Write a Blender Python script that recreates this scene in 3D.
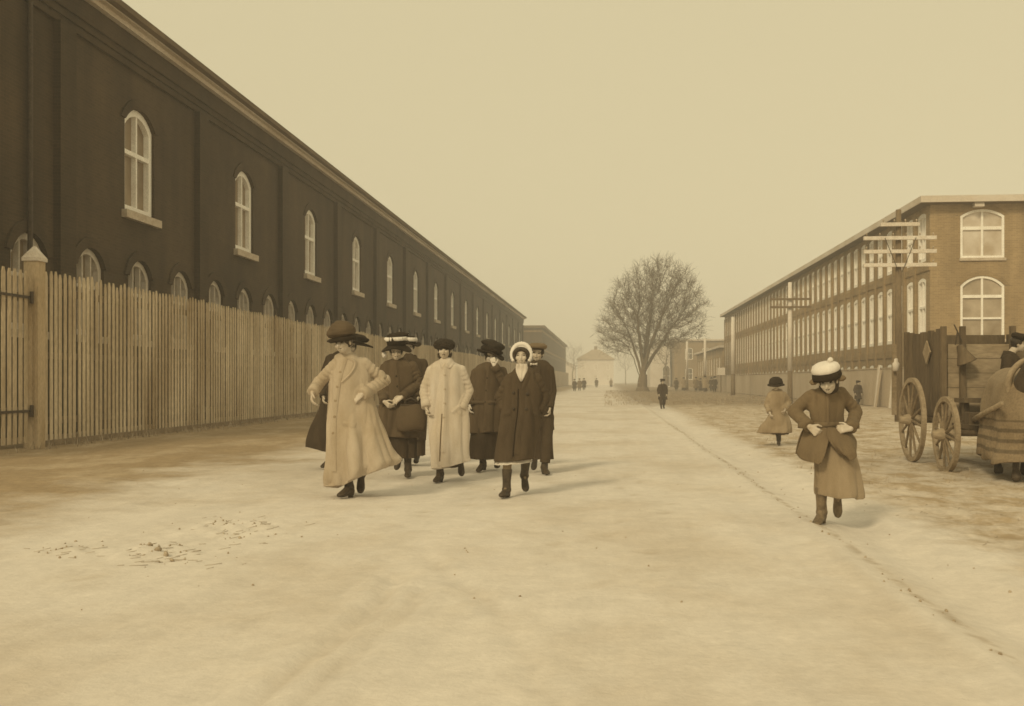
import bpy, math, random
import numpy as np
from mathutils import Vector, Matrix, Euler
from mathutils.bvhtree import BVHTree
R = math.radians
random.seed(7)
RNG = np.random.default_rng(11)
SC = bpy.context.scene
COL = SC.collection
for _o in list(bpy.data.objects):
    bpy.data.objects.remove(_o)

# ------------------------------------------------------------------ camera
F, CX, HY, CH = 1050.0, 512.0, 381.0, 1.15      # focal length in px, centre, horizon row, eye height
VPX = 608.0
YAW = math.atan((VPX - CX) / F)
cam_d = bpy.data.cameras.new('camera')
cam_d.sensor_width = 36.0
cam_d.lens = F / 1024.0 * 36.0
cam_d.shift_y = (HY - 353.0) / 1024.0
cam_d.clip_start = 0.1
cam_d.clip_end = 4000
cam = bpy.data.objects.new('camera', cam_d)
cam.location = (0, 0, CH)
cam.rotation_euler = (R(90), 0, YAW)
COL.objects.link(cam)
SC.camera = cam
SC.cycles.filter_width = 1.6

# ------------------------------------------------------------------ sky, sun, exposure
SUN = Vector((-0.50, -1.0, 0.80)).normalized()
LIGHT_TINT = (1.0, 0.862, 0.525)
wd = bpy.data.worlds.new('World')
SC.world = wd
wd.use_nodes = True
nt = wd.node_tree
nt.nodes.clear()
w_out = nt.nodes.new('ShaderNodeOutputWorld')
w_bg = nt.nodes.new('ShaderNodeBackground')
w_sky = nt.nodes.new('ShaderNodeTexSky')
w_sky.sky_type = 'NISHITA'
w_sky.sun_disc = False
w_sky.sun_elevation = math.asin(SUN.z)
w_sky.sun_rotation = math.atan2(SUN.x, SUN.y)
w_sky.dust_density = 4.0
w_bw = nt.nodes.new('ShaderNodeRGBToBW')
w_mr = nt.nodes.new('ShaderNodeMapRange')        # a veil of high cloud evens the sky out
w_mr.inputs['From Min'].default_value = 0.0
w_mr.inputs['From Max'].default_value = 12.0
w_mr.inputs['To Min'].default_value = 5.5
w_mr.inputs['To Max'].default_value = 7.3
w_mul = nt.nodes.new('ShaderNodeVectorMath')
w_mul.operation = 'SCALE'
w_mul.inputs[0].default_value = LIGHT_TINT
nt.links.new(w_sky.outputs[0], w_bw.inputs[0])
nt.links.new(w_bw.outputs[0], w_mr.inputs['Value'])
nt.links.new(w_mr.outputs[0], w_mul.inputs['Scale'])
nt.links.new(w_mul.outputs[0], w_bg.inputs['Color'])
w_bg.inputs['Strength'].default_value = 0.10
nt.links.new(w_bg.outputs[0], w_out.inputs['Surface'])
sun_d = bpy.data.lights.new('sun', 'SUN')
sun_d.energy = 1.5
sun_d.angle = R(11)
sun_d.color = (1.0, 0.82, 0.50)
sun = bpy.data.objects.new('sun', sun_d)
sun.location = (-20, -40, 60)
sun.rotation_euler = (-SUN).to_track_quat('-Z', 'Y').to_euler()
COL.objects.link(sun)
SC.view_settings.view_transform = 'Standard'
SC.view_settings.look = 'None'
SC.view_settings.exposure = 0.21
SC.view_settings.gamma = 1.0
SC.view_settings.use_curve_mapping = False
SC.cycles.volume_bounces = 1
SC.cycles.max_bounces = 6

# ------------------------------------------------------------------ materials
_K = [(0.0, (1, .74, .50)), (.08, (1, .73, .48)), (.2, (1, .745, .46)), (.45, (1, .835, .64)), (.62, (1, .93, .86)), (.9, (1, .97, .93)), (1.2, (1, 1, 1))]
def tone(a, warm=0.0):
    """sepia pigment of the given reflectance"""
    a = max(0.002, a)
    for (k0, c0), (k1, c1) in zip(_K, _K[1:]):
        if a <= k1:
            break
    t = min(1, max(0, (a - k0) / (k1 - k0)))
    c = [c0[i] + (c1[i] - c0[i]) * t for i in range(3)]
    return (min(.95, a * 1.08 * c[0]), min(.95, a * 1.08 * c[1] * (1 - .09 * warm)), min(.95, a * 1.08 * c[2] * (1 - .27 * warm)), 1)

def mat(name, a, var=.18, scale=3.0, stretch=(1, 1, 1), rough=.85, bump=.25, bscale=40., brick=False, fine=.08,
        spec=.3, sheen=0.0, coords='Object', warm=0.0):
    m = bpy.data.materials.new(name)
    m.use_nodes = True
    t = m.node_tree
    N, L = t.nodes, t.links
    b = N['Principled BSDF']
    b.inputs['Roughness'].default_value = rough
    b.inputs['Specular IOR Level'].default_value = spec
    if sheen:
        b.inputs['Sheen Weight'].default_value = sheen
        b.inputs['Sheen Tint'].default_value = tone(min(.6, a * 2.5))
    if coords == 'World':
        g = N.new('ShaderNodeNewGeometry'); src = g.outputs['Position']
    else:
        g = N.new('ShaderNodeTexCoord'); src = g.outputs['Object']
    mp = N.new('ShaderNodeMapping')
    mp.inputs['Scale'].default_value = stretch
    L.new(src, mp.inputs[0])
    n1 = N.new('ShaderNodeTexNoise'); n1.inputs['Scale'].default_value = scale
    n1.inputs['Detail'].default_value = 7; n1.inputs['Roughness'].default_value = .62
    L.new(mp.outputs[0], n1.inputs['Vector'])
    cr = N.new('ShaderNodeValToRGB')
    cr.color_ramp.elements[0].position = .28; cr.color_ramp.elements[1].position = .72
    cr.color_ramp.elements[0].color = tone(a * (1 - var), warm); cr.color_ramp.elements[1].color = tone(a * (1 + var), warm)
    L.new(n1.outputs['Fac'], cr.inputs[0])
    col = cr.outputs[0]
    n2 = N.new('ShaderNodeTexNoise'); n2.inputs['Scale'].default_value = bscale; n2.inputs['Detail'].default_value = 4
    L.new(mp.outputs[0], n2.inputs['Vector'])
    if fine:
        mr = N.new('ShaderNodeMapRange')
        mr.inputs['From Min'].default_value = .3; mr.inputs['From Max'].default_value = .7
        mr.inputs['To Min'].default_value = 1 - fine * 2; mr.inputs['To Max'].default_value = 1 + fine * 2
        L.new(n2.outputs['Fac'], mr.inputs['Value'])
        mx = N.new('ShaderNodeVectorMath'); mx.operation = 'SCALE'
        L.new(col, mx.inputs[0]); L.new(mr.outputs[0], mx.inputs['Scale'])
        col = mx.outputs[0]
    hgt = n2.outputs['Fac']
    if brick:
        sp = N.new('ShaderNodeSeparateXYZ'); L.new(src, sp.inputs[0])
        ad = N.new('ShaderNodeMath'); ad.operation = 'ADD'
        L.new(sp.outputs[0], ad.inputs[0]); L.new(sp.outputs[1], ad.inputs[1])
        cb = N.new('ShaderNodeCombineXYZ'); L.new(ad.outputs[0], cb.inputs[0]); L.new(sp.outputs[2], cb.inputs[1])
        bt = N.new('ShaderNodeTexBrick')
        bt.inputs['Scale'].default_value = 1.0
        bt.inputs['Brick Width'].default_value = .22; bt.inputs['Row Height'].default_value = .075
        bt.inputs['Mortar Size'].default_value = .007
        bt.inputs['Color1'].default_value = (.86, .86, .86, 1); bt.inputs['Color2'].default_value = (1.08, 1.08, 1.08, 1)
        bt.inputs['Mortar'].default_value = (1.25, 1.25, 1.2, 1)
        L.new(cb.outputs[0], bt.inputs['Vector'])
        mm = N.new('ShaderNodeVectorMath'); mm.operation = 'MULTIPLY'
        L.new(col, mm.inputs[0]); L.new(bt.outputs['Color'], mm.inputs[1])
        # long vertical rain and soot streaks
        mp2 = N.new('ShaderNodeMapping'); mp2.inputs['Scale'].default_value = (1.1, 1.1, .12); L.new(src, mp2.inputs[0])
        n3 = N.new('ShaderNodeTexNoise'); n3.inputs['Scale'].default_value = 1.2; n3.inputs['Detail'].default_value = 6
        L.new(mp2.outputs[0], n3.inputs['Vector'])
        m3 = N.new('ShaderNodeMapRange'); m3.inputs['From Min'].default_value = .3; m3.inputs['From Max'].default_value = .7
        m3.inputs['To Min'].default_value = .8; m3.inputs['To Max'].default_value = 1.2
        L.new(n3.outputs['Fac'], m3.inputs['Value'])
        m4 = N.new('ShaderNodeVectorMath'); m4.operation = 'SCALE'
        L.new(mm.outputs[0], m4.inputs[0]); L.new(m3.outputs[0], m4.inputs['Scale'])
        col = m4.outputs[0]
    L.new(col, b.inputs['Base Color'])
    if bump:
        bp = N.new('ShaderNodeBump'); bp.inputs['Strength'].default_value = bump; bp.inputs['Distance'].default_value = .02
        L.new(hgt, bp.inputs['Height']); L.new(bp.outputs[0], b.inputs['Normal'])
    return m

M = {}
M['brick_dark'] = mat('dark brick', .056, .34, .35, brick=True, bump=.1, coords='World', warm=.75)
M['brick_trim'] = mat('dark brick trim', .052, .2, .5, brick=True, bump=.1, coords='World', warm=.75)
M['brick_mid'] = mat('mid brick', .29, .16, .3, brick=True, bump=.1, coords='World', warm=.75)
M['brick_band'] = mat('mid brick piers', .25, .16, .4, brick=True, bump=.1, coords='World', warm=.75)
M['brick_far'] = mat('far brick', .21, .15, .3, brick=True, bump=.1, coords='World', warm=.75)
M['eave_wood'] = mat('painted eave boards', .50, .2, 1.2, (1, .2, 1), bump=.1, coords='World')
M['roof_dark'] = mat('tarred roof', .14, .25, .6, coords='World')
M['fascia'] = mat('pale fascia', .55, .12, .6, coords='World')
M['white_frame'] = mat('white window paint', .82, .10, 2.0)
M['frame_dull'] = mat('dull old window paint', .56, .2, 2.0)
M['stone'] = mat('sandstone sill', .46, .18, 4.0)
M['glass'] = mat('old window glass', .10, .5, .9, rough=.12, bump=.04, bscale=5, spec=.6, fine=0, coords='World')
M['glass_pale'] = mat('dusty window glass', .34, .4, .8, rough=.2, bump=.04, bscale=5, spec=.6, fine=0, coords='World')
M['blind'] = mat('drawn blind behind glass', .56, .3, .7, rough=.25, fine=0, bump=.03, coords='World')  # pale pane colour paints in sky reflection and distant haze
M['blind_tan'] = mat('tan blind behind glass', .22, .35, .8, rough=.25, fine=0, bump=.03, coords='World')  # plain tan pane colour, tone varies at random
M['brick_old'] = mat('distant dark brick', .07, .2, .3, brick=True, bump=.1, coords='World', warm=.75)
M['fence_wood'] = mat('weathered fence boards', .47, .42, .8, (1, 1, .35), warm=.95, bump=.3, bscale=25, coords='World')
M['fence_rail'] = mat('fence rails', .22, .25, 2, coords='World')
M['post_wood'] = mat('pale gate post', .44, .25, 2.0, (1, 1, .3), warm=.9)
M['board_fence'] = mat('pale board fence', .44, .14, .5, (1, 1, .4), coords='World', bump=.15)
M['iron'] = mat('rusty iron', .06, .4, 12, rough=.6)
M['pole_white'] = mat('whitewashed pole', .62, .12, 3, (1, 1, .3))
M['pole_dark'] = mat('bare dark pole', .17, .25, 3, (1, 1, .2))
M['arm_wood'] = mat('painted crossarm', .60, .12, 4)
M['arm_dark'] = mat('bare crossarm', .16, .2, 4)
M['bark'] = mat('elm bark', .16, .35, 6, (1, 1, .2), bump=.6, bscale=18)
M['twig'] = mat('bare twigs', .115, .2, 2)
M['white_house'] = mat('white clapboard', .62, .08, .6, coords='World')
M['slate'] = mat('slate roof', .30, .2, 1, coords='World')
M['skin'] = mat('skin', .50, .14, 9, rough=.55, bump=.03, fine=.02)
M['eye'] = mat('dark eye', .03, .1, 9, rough=.3, bump=0, fine=0)
M['lip'] = mat('lips', .11, .1, 9, rough=.5, bump=0, fine=0)
M['brow'] = mat('brow hair', .10, .2, 60, bump=0)
M['stocking'] = mat('dark stocking', .07, .2, 20, bscale=200, bump=.1)
M['stocking_pale'] = mat('dusty stocking', .22, .2, 20, bscale=200, bump=.1)
M['leather'] = mat('dusty boot leather', .055, .45, 14, rough=.55, bump=.15)
M['leather_pale'] = mat('dusty pale boot leather', .15, .45, 14, rough=.6, bump=.15)
M['hair'] = mat('dark hair', .045, .4, 25, (1, 1, .3), rough=.5, bump=.5, bscale=90)
def cloth(name, a, var=.2, sc=4.5):
    return mat(name, a, var, sc, (1, 1, .4), rough=.95, bump=.16, bscale=190, fine=.035, spec=.12, sheen=.12)
M['coat_tan'] = cloth('tan wool coat', .41)
M['coat_cream'] = cloth('cream wool coat', .52, .12)
M['coat_black'] = cloth('black wool coat', .055, .3)
M['coat_dark'] = cloth('dark wool', .066, .25)
M['coat_char'] = cloth('charcoal winter coat', .076, .25)
M['coat_grey'] = cloth('dark grey wool', .100, .22)
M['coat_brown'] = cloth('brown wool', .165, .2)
M['skirt_brown'] = cloth('brown skirt wool', .29, .2)
M['felt_black'] = cloth('black felt', .032, .3)
M['felt_grey'] = cloth('grey knit', .10, .2)
M['fur'] = mat('black fur', .038, .5, 40, bump=1.0, bscale=120)
M['white_knit'] = cloth('white knit', .68, .08, 12)
M['white_cloth'] = cloth('white cotton', .58, .06, 8)
M['lining'] = cloth('dark lining', .04)
M['blanket'] = mat('striped horse blanket', .23, .2, 3)
M['horse'] = mat('brown horse coat', .07, .25, 5, rough=.6)
M['cart_wood'] = mat('dark cart boards', .12, .45, 2.5, (1, 1, .25), bump=.4, bscale=30)
M['cart_pale'] = mat('worn cart planks', .30, .25, 2.5, (.3, 1, 1), bump=.4, bscale=30)
M['wheel_rim'] = mat('dusty wheel rim', .28, .3, 6)
M['wheel_wood'] = mat('wheel spokes', .20, .3, 8)
M['clod'] = mat('dry clods', .34, .35, 9)
M['drygrass'] = mat('dead grass', .36, .3, 3, coords='World')

def blanket_stripes(m):
    t = m.node_tree; N, L = t.nodes, t.links
    b = N['Principled BSDF']
    base = b.inputs['Base Color'].links[0].from_socket
    tc = N.new('ShaderNodeTexCoord'); wv = N.new('ShaderNodeTexWave')
    wv.bands_direction = 'Z'; wv.inputs['Scale'].default_value = 2.5; wv.inputs['Distortion'].default_value = 1.0
    wv.inputs['Detail Scale'].default_value = .6
    L.new(tc.outputs['Object'], wv.inputs[0])
    mr = N.new('ShaderNodeMapRange'); mr.inputs['From Min'].default_value = .15; mr.inputs['From Max'].default_value = .45
    mr.inputs['To Min'].default_value = .55; mr.inputs['To Max'].default_value = 1.0
    sp = N.new('ShaderNodeSeparateXYZ'); L.new(tc.outputs['Object'], sp.inputs[0])      # the woven stripes lie near the hem only
    up = N.new('ShaderNodeMapRange'); up.inputs['From Min'].default_value = .74; up.inputs['From Max'].default_value = .80
    L.new(sp.outputs[2], up.inputs['Value'])
    lo = N.new('ShaderNodeMapRange'); lo.inputs['From Min'].default_value = .36; lo.inputs['From Max'].default_value = .32
    L.new(sp.outputs[2], lo.inputs['Value'])
    a1 = N.new('ShaderNodeMath'); a1.operation = 'MAXIMUM'; L.new(up.outputs[0], a1.inputs[0]); L.new(lo.outputs[0], a1.inputs[1])
    a2 = N.new('ShaderNodeMath'); a2.operation = 'MAXIMUM'; L.new(a1.outputs[0], a2.inputs[0]); L.new(wv.outputs['Fac'], a2.inputs[1])
    L.new(a2.outputs[0], mr.inputs['Value'])
    mx = N.new('ShaderNodeVectorMath'); mx.operation = 'SCALE'
    L.new(base, mx.inputs[0]); L.new(mr.outputs[0], mx.inputs['Scale']); L.new(mx.outputs[0], b.inputs['Base Color'])
blanket_stripes(M['blanket'])

def ground_mat():
    """one dusty earth: pale dust where feet and wheels pack it, browner soil on the verges"""
    m = bpy.data.materials.new('dusty earth'); m.use_nodes = True
    t = m.node_tree; N, L = t.nodes, t.links
    b = N['Principled BSDF']; b.inputs['Roughness'].default_value = .95; b.inputs['Specular IOR Level'].default_value = .1
    g = N.new('ShaderNodeNewGeometry'); sp = N.new('ShaderNodeSeparateXYZ'); L.new(g.outputs['Position'], sp.inputs[0])
    def noise(sc, det=6, rough=.6, st=(1, 1, 1)):
        mp = N.new('ShaderNodeMapping'); mp.inputs['Scale'].default_value = st; L.new(g.outputs['Position'], mp.inputs[0])
        n = N.new('ShaderNodeTexNoise'); n.inputs['Scale'].default_value = sc; n.inputs['Detail'].default_value = det
        n.inputs['Roughness'].default_value = rough; L.new(mp.outputs[0], n.inputs['Vector']); return n.outputs['Fac']
    def mathn(op, a, c=None):
        n = N.new('ShaderNodeMath'); n.operation = op
        for i, v in enumerate((a, c)):
            if v is None: continue
            if isinstance(v, (int, float)): n.inputs[i].default_value = v
            else: L.new(v, n.inputs[i])
        return n.outputs[0]
    def maprange(v, a0, a1, b0, b1, smooth=True):
        n = N.new('ShaderNodeMapRange'); n.interpolation_type = 'SMOOTHSTEP' if smooth else 'LINEAR'
        L.new(v, n.inputs['Value'])
        for k, x in zip(('From Min', 'From Max', 'To Min', 'To Max'), (a0, a1, b0, b1)): n.inputs[k].default_value = x
        return n.outputs[0]
    def mix(f, c1, c2):
        n = N.new('ShaderNodeMix'); n.data_type = 'RGBA'; L.new(f, n.inputs['Factor'])
        for i, c in ((6, c1), (7, c2)):
            if isinstance(c, tuple): n.inputs[i].default_value = c
            else: L.new(c, n.inputs[i])
        return n.outputs[2]
    nb = noise(.55, 7, .62)
    wob = mathn('MULTIPLY', mathn('SUBTRACT', nb, .5), 5.0)
    xw = mathn('ADD', sp.outputs[0], wob)
    left = maprange(xw, -4.0, -6.2, 0, 1)               # browner soil along the fence
    wob2 = mathn('MULTIPLY', mathn('SUBTRACT', noise(1.6, 6), .5), 1.1)
    right = maprange(mathn('ADD', sp.outputs[0], wob2), 2.35, 2.9, 0, 1)
    patch = maprange(noise(.9, 7, .65, (1, .55, 1)), .47, .64, 0, 1)
    patch2 = maprange(noise(.33, 6, .6, (1, .6, 1)), .45, .62, 0, 1)
    at = N.new('ShaderNodeAttribute'); at.attribute_name = 'trodden'
    dust = mix(patch2, tone(.645), tone(.57))
    dust = mix(mathn('MULTIPLY', patch, .4), dust, tone(.53))
    soil_l = mix(patch, tone(.33, .4), tone(.42, .3))
    soil_r = mix(maprange(noise(1.7, 8, .72, (1, .7, 1)), .40, .62, 0, 1), tone(.54), tone(.37, .3))
    c = mix(left, dust, soil_l)
    c = mix(right, c, soil_r)
    # thin tracks of pale dust beside the gutter
    gut = maprange(mathn('ABSOLUTE', mathn('SUBTRACT', mathn('ADD', sp.outputs[0], mathn('MULTIPLY', wob2, .35)), 1.98)), .10, .38, 1, 0)
    c = mix(mathn('MULTIPLY', gut, .8), c, tone(.635))
    crack = maprange(mathn('ABSOLUTE', mathn('SUBTRACT', mathn('ADD', sp.outputs[0], mathn('MULTIPLY', wob2, .10)), 1.64)), .012, .075, 1, 0)  # broken dark line, painted shade along the gutter lip
    crack = mathn('MULTIPLY', crack, maprange(noise(3.5, 6, .7), .42, .6, 0, 1))
    c = mix(mathn('MULTIPLY', crack, .55), c, tone(.30, .3))
    edge = maprange(mathn('ABSOLUTE', mathn('SUBTRACT', mathn('ADD', sp.outputs[0], mathn('MULTIPLY', wob2, .12)), 1.56)), .02, .12, 1, 0)
    c = mix(mathn('MULTIPLY', edge, .65), c, tone(.64))
    # worn grass round the elm
    gy = maprange(mathn('ADD', sp.outputs[1], mathn('MULTIPLY', wob, 2.0)), 42, 58, 0, 1)
    gx = maprange(mathn('ADD', sp.outputs[0], mathn('MULTIPLY', wob, .3)), .2, 2.2, 0, 1)
    c = mix(mathn('MULTIPLY', mathn('MULTIPLY', gy, gx), .75), c, mix(patch, tone(.17), tone(.30)))
    c = mix(mathn('MULTIPLY', at.outputs['Fac'], .42), c, tone(.40))
    fine = mathn('MULTIPLY', maprange(noise(22, 6, .7), .3, .7, .91, 1.08, False), maprange(noise(4.5, 9, .78, (1, .8, 1)), .34, .66, .84, 1.11, False))
    calm = mathn('MULTIPLY', mathn('SUBTRACT', 1.0, left), mathn('SUBTRACT', 1.0, maprange(sp.outputs[0], 2.2, 3.0, 0, 1)))
    fine = mathn('ADD', mathn('MULTIPLY', fine, mathn('SUBTRACT', 1.0, mathn('MULTIPLY', calm, .42))), mathn('MULTIPLY', calm, .425))
    streak = maprange(noise(2.6, 6, .6, (1, .07, 1)), .35, .65, .955, 1.03, False)
    fine = mathn('MULTIPLY', fine, streak)
    sk = N.new('ShaderNodeVectorMath'); sk.operation = 'SCALE'; L.new(c, sk.inputs[0]); L.new(fine, sk.inputs['Scale'])
    L.new(sk.outputs[0], b.inputs['Base Color'])
    bp = N.new('ShaderNodeBump'); bp.inputs['Strength'].default_value = .32; bp.inputs['Distance'].default_value = .03
    h = mathn('ADD', noise(9, 8, .65), mathn('MULTIPLY', noise(45, 4, .6), .35))
    L.new(h, bp.inputs['Height']); L.new(bp.outputs[0], b.inputs['Normal'])
    return m
M['earth'] = ground_mat()

# ------------------------------------------------------------------ mesh helpers
class MB:
    def __init__(s):
        s.v, s.f, s.mi, s.cur = [], [], [], 0
    def vert(s, p):
        s.v.append(tuple(p)); return len(s.v) - 1
    def face(s, idx):
        s.f.append(tuple(idx)); s.mi.append(s.cur)
    def poly(s, pts):
        s.face([s.vert(p) for p in pts])
    def box(s, c, size, rot=None, taper=1.0):
        c = Vector(c); hx, hy, hz = [k / 2 for k in size]
        q = []
        for z in (-hz, hz):
            k = taper if z > 0 else 1
            for x, y in ((-hx, -hy), (hx, -hy), (hx, hy), (-hx, hy)):
                p = Vector((x * k, y * k, z))
                if rot is not None: p = rot @ p
                q.append(s.vert(c + p))
        for a in ((3, 2, 1, 0), (4, 5, 6, 7), (0, 1, 5, 4), (1, 2, 6, 5), (2, 3, 7, 6), (3, 0, 4, 7)):
            s.face([q[i] for i in a])
    def span(s, a, b):
        s.box([(a[i] + b[i]) / 2 for i in range(3)], [abs(b[i] - a[i]) for i in range(3)])
    def beam(s, p0, p1, w, h):
        p0, p1 = Vector(p0), Vector(p1); d = p1 - p0
        s.box((p0 + p1) / 2, (w, h, d.length), d.to_track_quat('Z', 'Y').to_matrix())
    def loft(s, rings, caps=True, closed=True):
        idx = [[s.vert(p) for p in r] for r in rings]
        n = len(idx[0])
        for a, b in zip(idx, idx[1:]):
            for i in range(n if closed else n - 1):
                j = (i + 1) % n
                s.face((a[i], a[j], b[j], b[i]))
        if caps:
            s.face(idx[0][::-1]); s.face(idx[-1])
        return idx
    def tube(s, pts, rads, n=8, caps=True):
        pts = [Vector(p) for p in pts]
        rings, up = [], None
        for i, p in enumerate(pts):
            d = (pts[min(i + 1, len(pts) - 1)] - pts[max(i - 1, 0)])
            if d.length < 1e-9: d = Vector((0, 0, 1))
            d.normalize()
            if up is None:
                up = Vector((0, 0, 1)) if abs(d.z) < .9 else Vector((1, 0, 0))
            x = up - d * up.dot(d)
            if x.length < 1e-6: x = d.orthogonal()
            x.normalize(); y = d.cross(x); up = x
            r = rads[i] if isinstance(rads, (list, tuple)) else rads
            rings.append([p + (x * math.cos(2 * math.pi * k / n) + y * math.sin(2 * math.pi * k / n)) * r for k in range(n)])
        s.loft(rings, caps)
    def ball(s, c, r, rot=None, n=14, m=9):
        c = Vector(c)
        if not isinstance(r, (list, tuple)): r = (r, r, r)
        def P(p):
            p = Vector((p[0] * r[0], p[1] * r[1], p[2] * r[2]))
            return c + (rot @ p if rot is not None else p)
        top, bot = s.vert(P((0, 0, 1))), s.vert(P((0, 0, -1)))
        rings = []
        for j in range(1, m):
            t = math.pi * j / m
            rings.append([s.vert(P((math.sin(t) * math.cos(2 * math.pi * i / n), math.sin(t) * math.sin(2 * math.pi * i / n), math.cos(t)))) for i in range(n)])
        for i in range(n):
            j = (i + 1) % n
            s.face((top, rings[0][i], rings[0][j])); s.face((bot, rings[-1][j], rings[-1][i]))
            for a, b in zip(rings, rings[1:]): s.face((a[i], b[i], b[j], a[j]))
    def cap(s, p0, p1, r0, r1, n=14):
        s.tube([p0, p1], [r0, r1], n); s.ball(p0, r0, n=n, m=8); s.ball(p1, r1, n=n, m=8)
    def lathe(s, prof, n=24, c=(0, 0, 0), wob=None):
        rings = []
        for r, z in prof:
            ring = []
            for i in range(n):
                a = 2 * math.pi * i / n
                k = 1 + (wob(a, z) if wob else 0)
                ring.append((c[0] + r * k * math.cos(a), c[1] + r * k * math.sin(a), c[2] + z))
            rings.append(ring)
        s.loft(rings)
    def xform(s, m):
        s.v = [tuple(m @ Vector(p)) for p in s.v]; return s
    def mesh(s, name):
        me = bpy.data.meshes.new(name)
        me.from_pydata(s.v, [], s.f)
        if any(s.mi): me.polygons.foreach_set('material_index', s.mi)
        me.validate(clean_customdata=False); me.update()
        return me
    def build(s, name, m, parent=None, loc=None, rotz=0, smooth=False):
        return obj(name, s.mesh(name), m, parent, loc, rotz, smooth)

def obj(name, me, m=None, parent=None, loc=None, rotz=0, smooth=False):
    if m is not None and not me.materials:
        for k in (m if isinstance(m, (list, tuple)) else [m]): me.materials.append(k)
    if smooth: me.shade_smooth()
    o = bpy.data.objects.new(name, me); COL.objects.link(o)
    if parent is not None: o.parent = parent
    if loc is not None: o.location = loc
    if rotz: o.rotation_euler = (0, 0, rotz)
    return o
def tag(o, label, cat, group=None):
    o['label'] = label; o['category'] = cat
    if group: o['group'] = group
    return o
def thing(name, label, cat, loc=(0, 0, 0), rotz=0, group=None):
    o = bpy.data.objects.new(name, None); o.empty_display_size = .2; COL.objects.link(o)
    o.location = loc; o.rotation_euler = (0, 0, rotz)
    return tag(o, label, cat, group)
def kind(o, k):
    o['kind'] = k; return o
def copy_thing(root, loc, label, group=None):
    r = root.copy(); COL.objects.link(r); r.location = loc; r['label'] = label
    if group: r['group'] = group
    for ch in list(root.children):
        c = ch.copy(); COL.objects.link(c); c.parent = r
        for g in list(ch.children):
            d = g.copy(); COL.objects.link(d); d.parent = c
    return r
def remesh(mb, voxel, smooth=3, fac=.5):
    me = mb.mesh('tmp'); o = bpy.data.objects.new('tmp', me); COL.objects.link(o)
    a = o.modifiers.new('r', 'REMESH'); a.mode = 'VOXEL'; a.voxel_size = voxel; a.use_smooth_shade = True
    if smooth:
        b = o.modifiers.new('s', 'SMOOTH'); b.factor = fac; b.iterations = smooth
    dg = bpy.context.evaluated_depsgraph_get(); dg.update()
    res = bpy.data.meshes.new_from_object(o.evaluated_get(dg))
    bpy.data.objects.remove(o); bpy.data.meshes.remove(me)
    res.shade_smooth()
    return res
def coords(me):
    a = np.empty(len(me.vertices) * 3); me.vertices.foreach_get('co', a); return a.reshape(-1, 3)
def normals(me):
    a = np.empty(len(me.vertices) * 3); me.vertices.foreach_get('normal', a); return a.reshape(-1, 3)
def setco(me, a):
    me.vertices.foreach_set('co', a.ravel()); me.update()
def waves(seed, n, lo, hi, aniso=(1, 1, 1)):
    r = np.random.default_rng(seed)
    k = r.normal(size=(n, 3)); k /= np.linalg.norm(k, axis=1)[:, None]
    k *= (2 * math.pi * np.exp(r.uniform(math.log(lo), math.log(hi), n)))[:, None]
    return k * np.array(aniso), r.uniform(0, 6.28, n)
def wnoise(p, w):
    k, ph = w
    s = 0
    for i in range(len(ph)): s = s + np.sin(p @ k[i] + ph[i])
    return s / math.sqrt(len(ph))
def pxw(px, py):
    """the spot on flat ground seen at a pixel of the photograph: only used to measure the place"""
    d = CH * F / (py - HY); x = (px - CX) / F * d
    return Vector((x * math.cos(YAW) - d * math.sin(YAW), x * math.sin(YAW) + d * math.cos(YAW), 0))

def yat(x, px):
    """distance up the street at which a wall standing at x is seen at column px"""
    return x * (F / math.cos(YAW) ** 2 / (px - VPX) + math.tan(YAW))

# ------------------------------------------------------------------ ground
_W1, _W2, _W3 = waves(1, 9, .12, .5, (1, 1, 0)), waves(2, 14, .7, 2.5, (1, 1, 0)), waves(3, 16, 2.5, 7, (1, 1, 0))
_RUTS = [(pxw(285, 690), pxw(378, 596)), (pxw(325, 690), pxw(400, 604)), (pxw(560, 690), pxw(440, 560))]
def gh(x, y):
    x = np.asarray(x, float); y = np.asarray(y, float)
    p = np.stack([x, y, np.zeros_like(x)], -1)
    near = 1 / (1 + (y / 45) ** 2)
    verge = 1 / (1 + np.exp(-(x - 2.4) * 5)) * .9 + 1 / (1 + np.exp((x + 5) * 2)) * .6
    a = .25 + verge
    h = wnoise(p, _W1) * .012 + near * (wnoise(p, _W2) * .010 * a + wnoise(p, _W3) * .008 * a)
    h = h - .055 * np.exp(-((x - 1.98 - .05 * np.sin(y * .9)) / .22) ** 2) + .022 * np.exp(-((x - 1.52 - .03 * np.sin(y * 1.7)) / .10) ** 2)
    for q_, (a0, b0) in enumerate(_RUTS):
        dx, dy = b0.x - a0.x, b0.y - a0.y; ln = math.hypot(dx, dy)
        dd = ((x - a0.x) * dy - (y - a0.y) * dx) / ln + .05 * np.sin(y * 2.1)
        al = ((x - a0.x) * dx + (y - a0.y) * dy) / ln
        h = h + (1.0, .8, .4)[q_] * (-.022 * np.exp(-(dd / .05) ** 2) + .012 * np.exp(-((np.abs(dd) - .12) / .05) ** 2)) * (al < ln + .6) * (al > -3)
    for (cx_, cy_, r_, hh_) in ((pxw(150, 552).x, pxw(150, 552).y, .30, .03), (pxw(235, 528).x, pxw(235, 528).y, .5, .03), (pxw(70, 551).x, pxw(70, 551).y, .2, .02)):
        rr = ((x - cx_) ** 2 + (y - cy_) ** 2) / r_ ** 2
        h = h + hh_ * np.exp(-rr) * (1 + .8 * np.sin(x * 23) * np.sin(y * 19 + 1))
    return h
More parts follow.
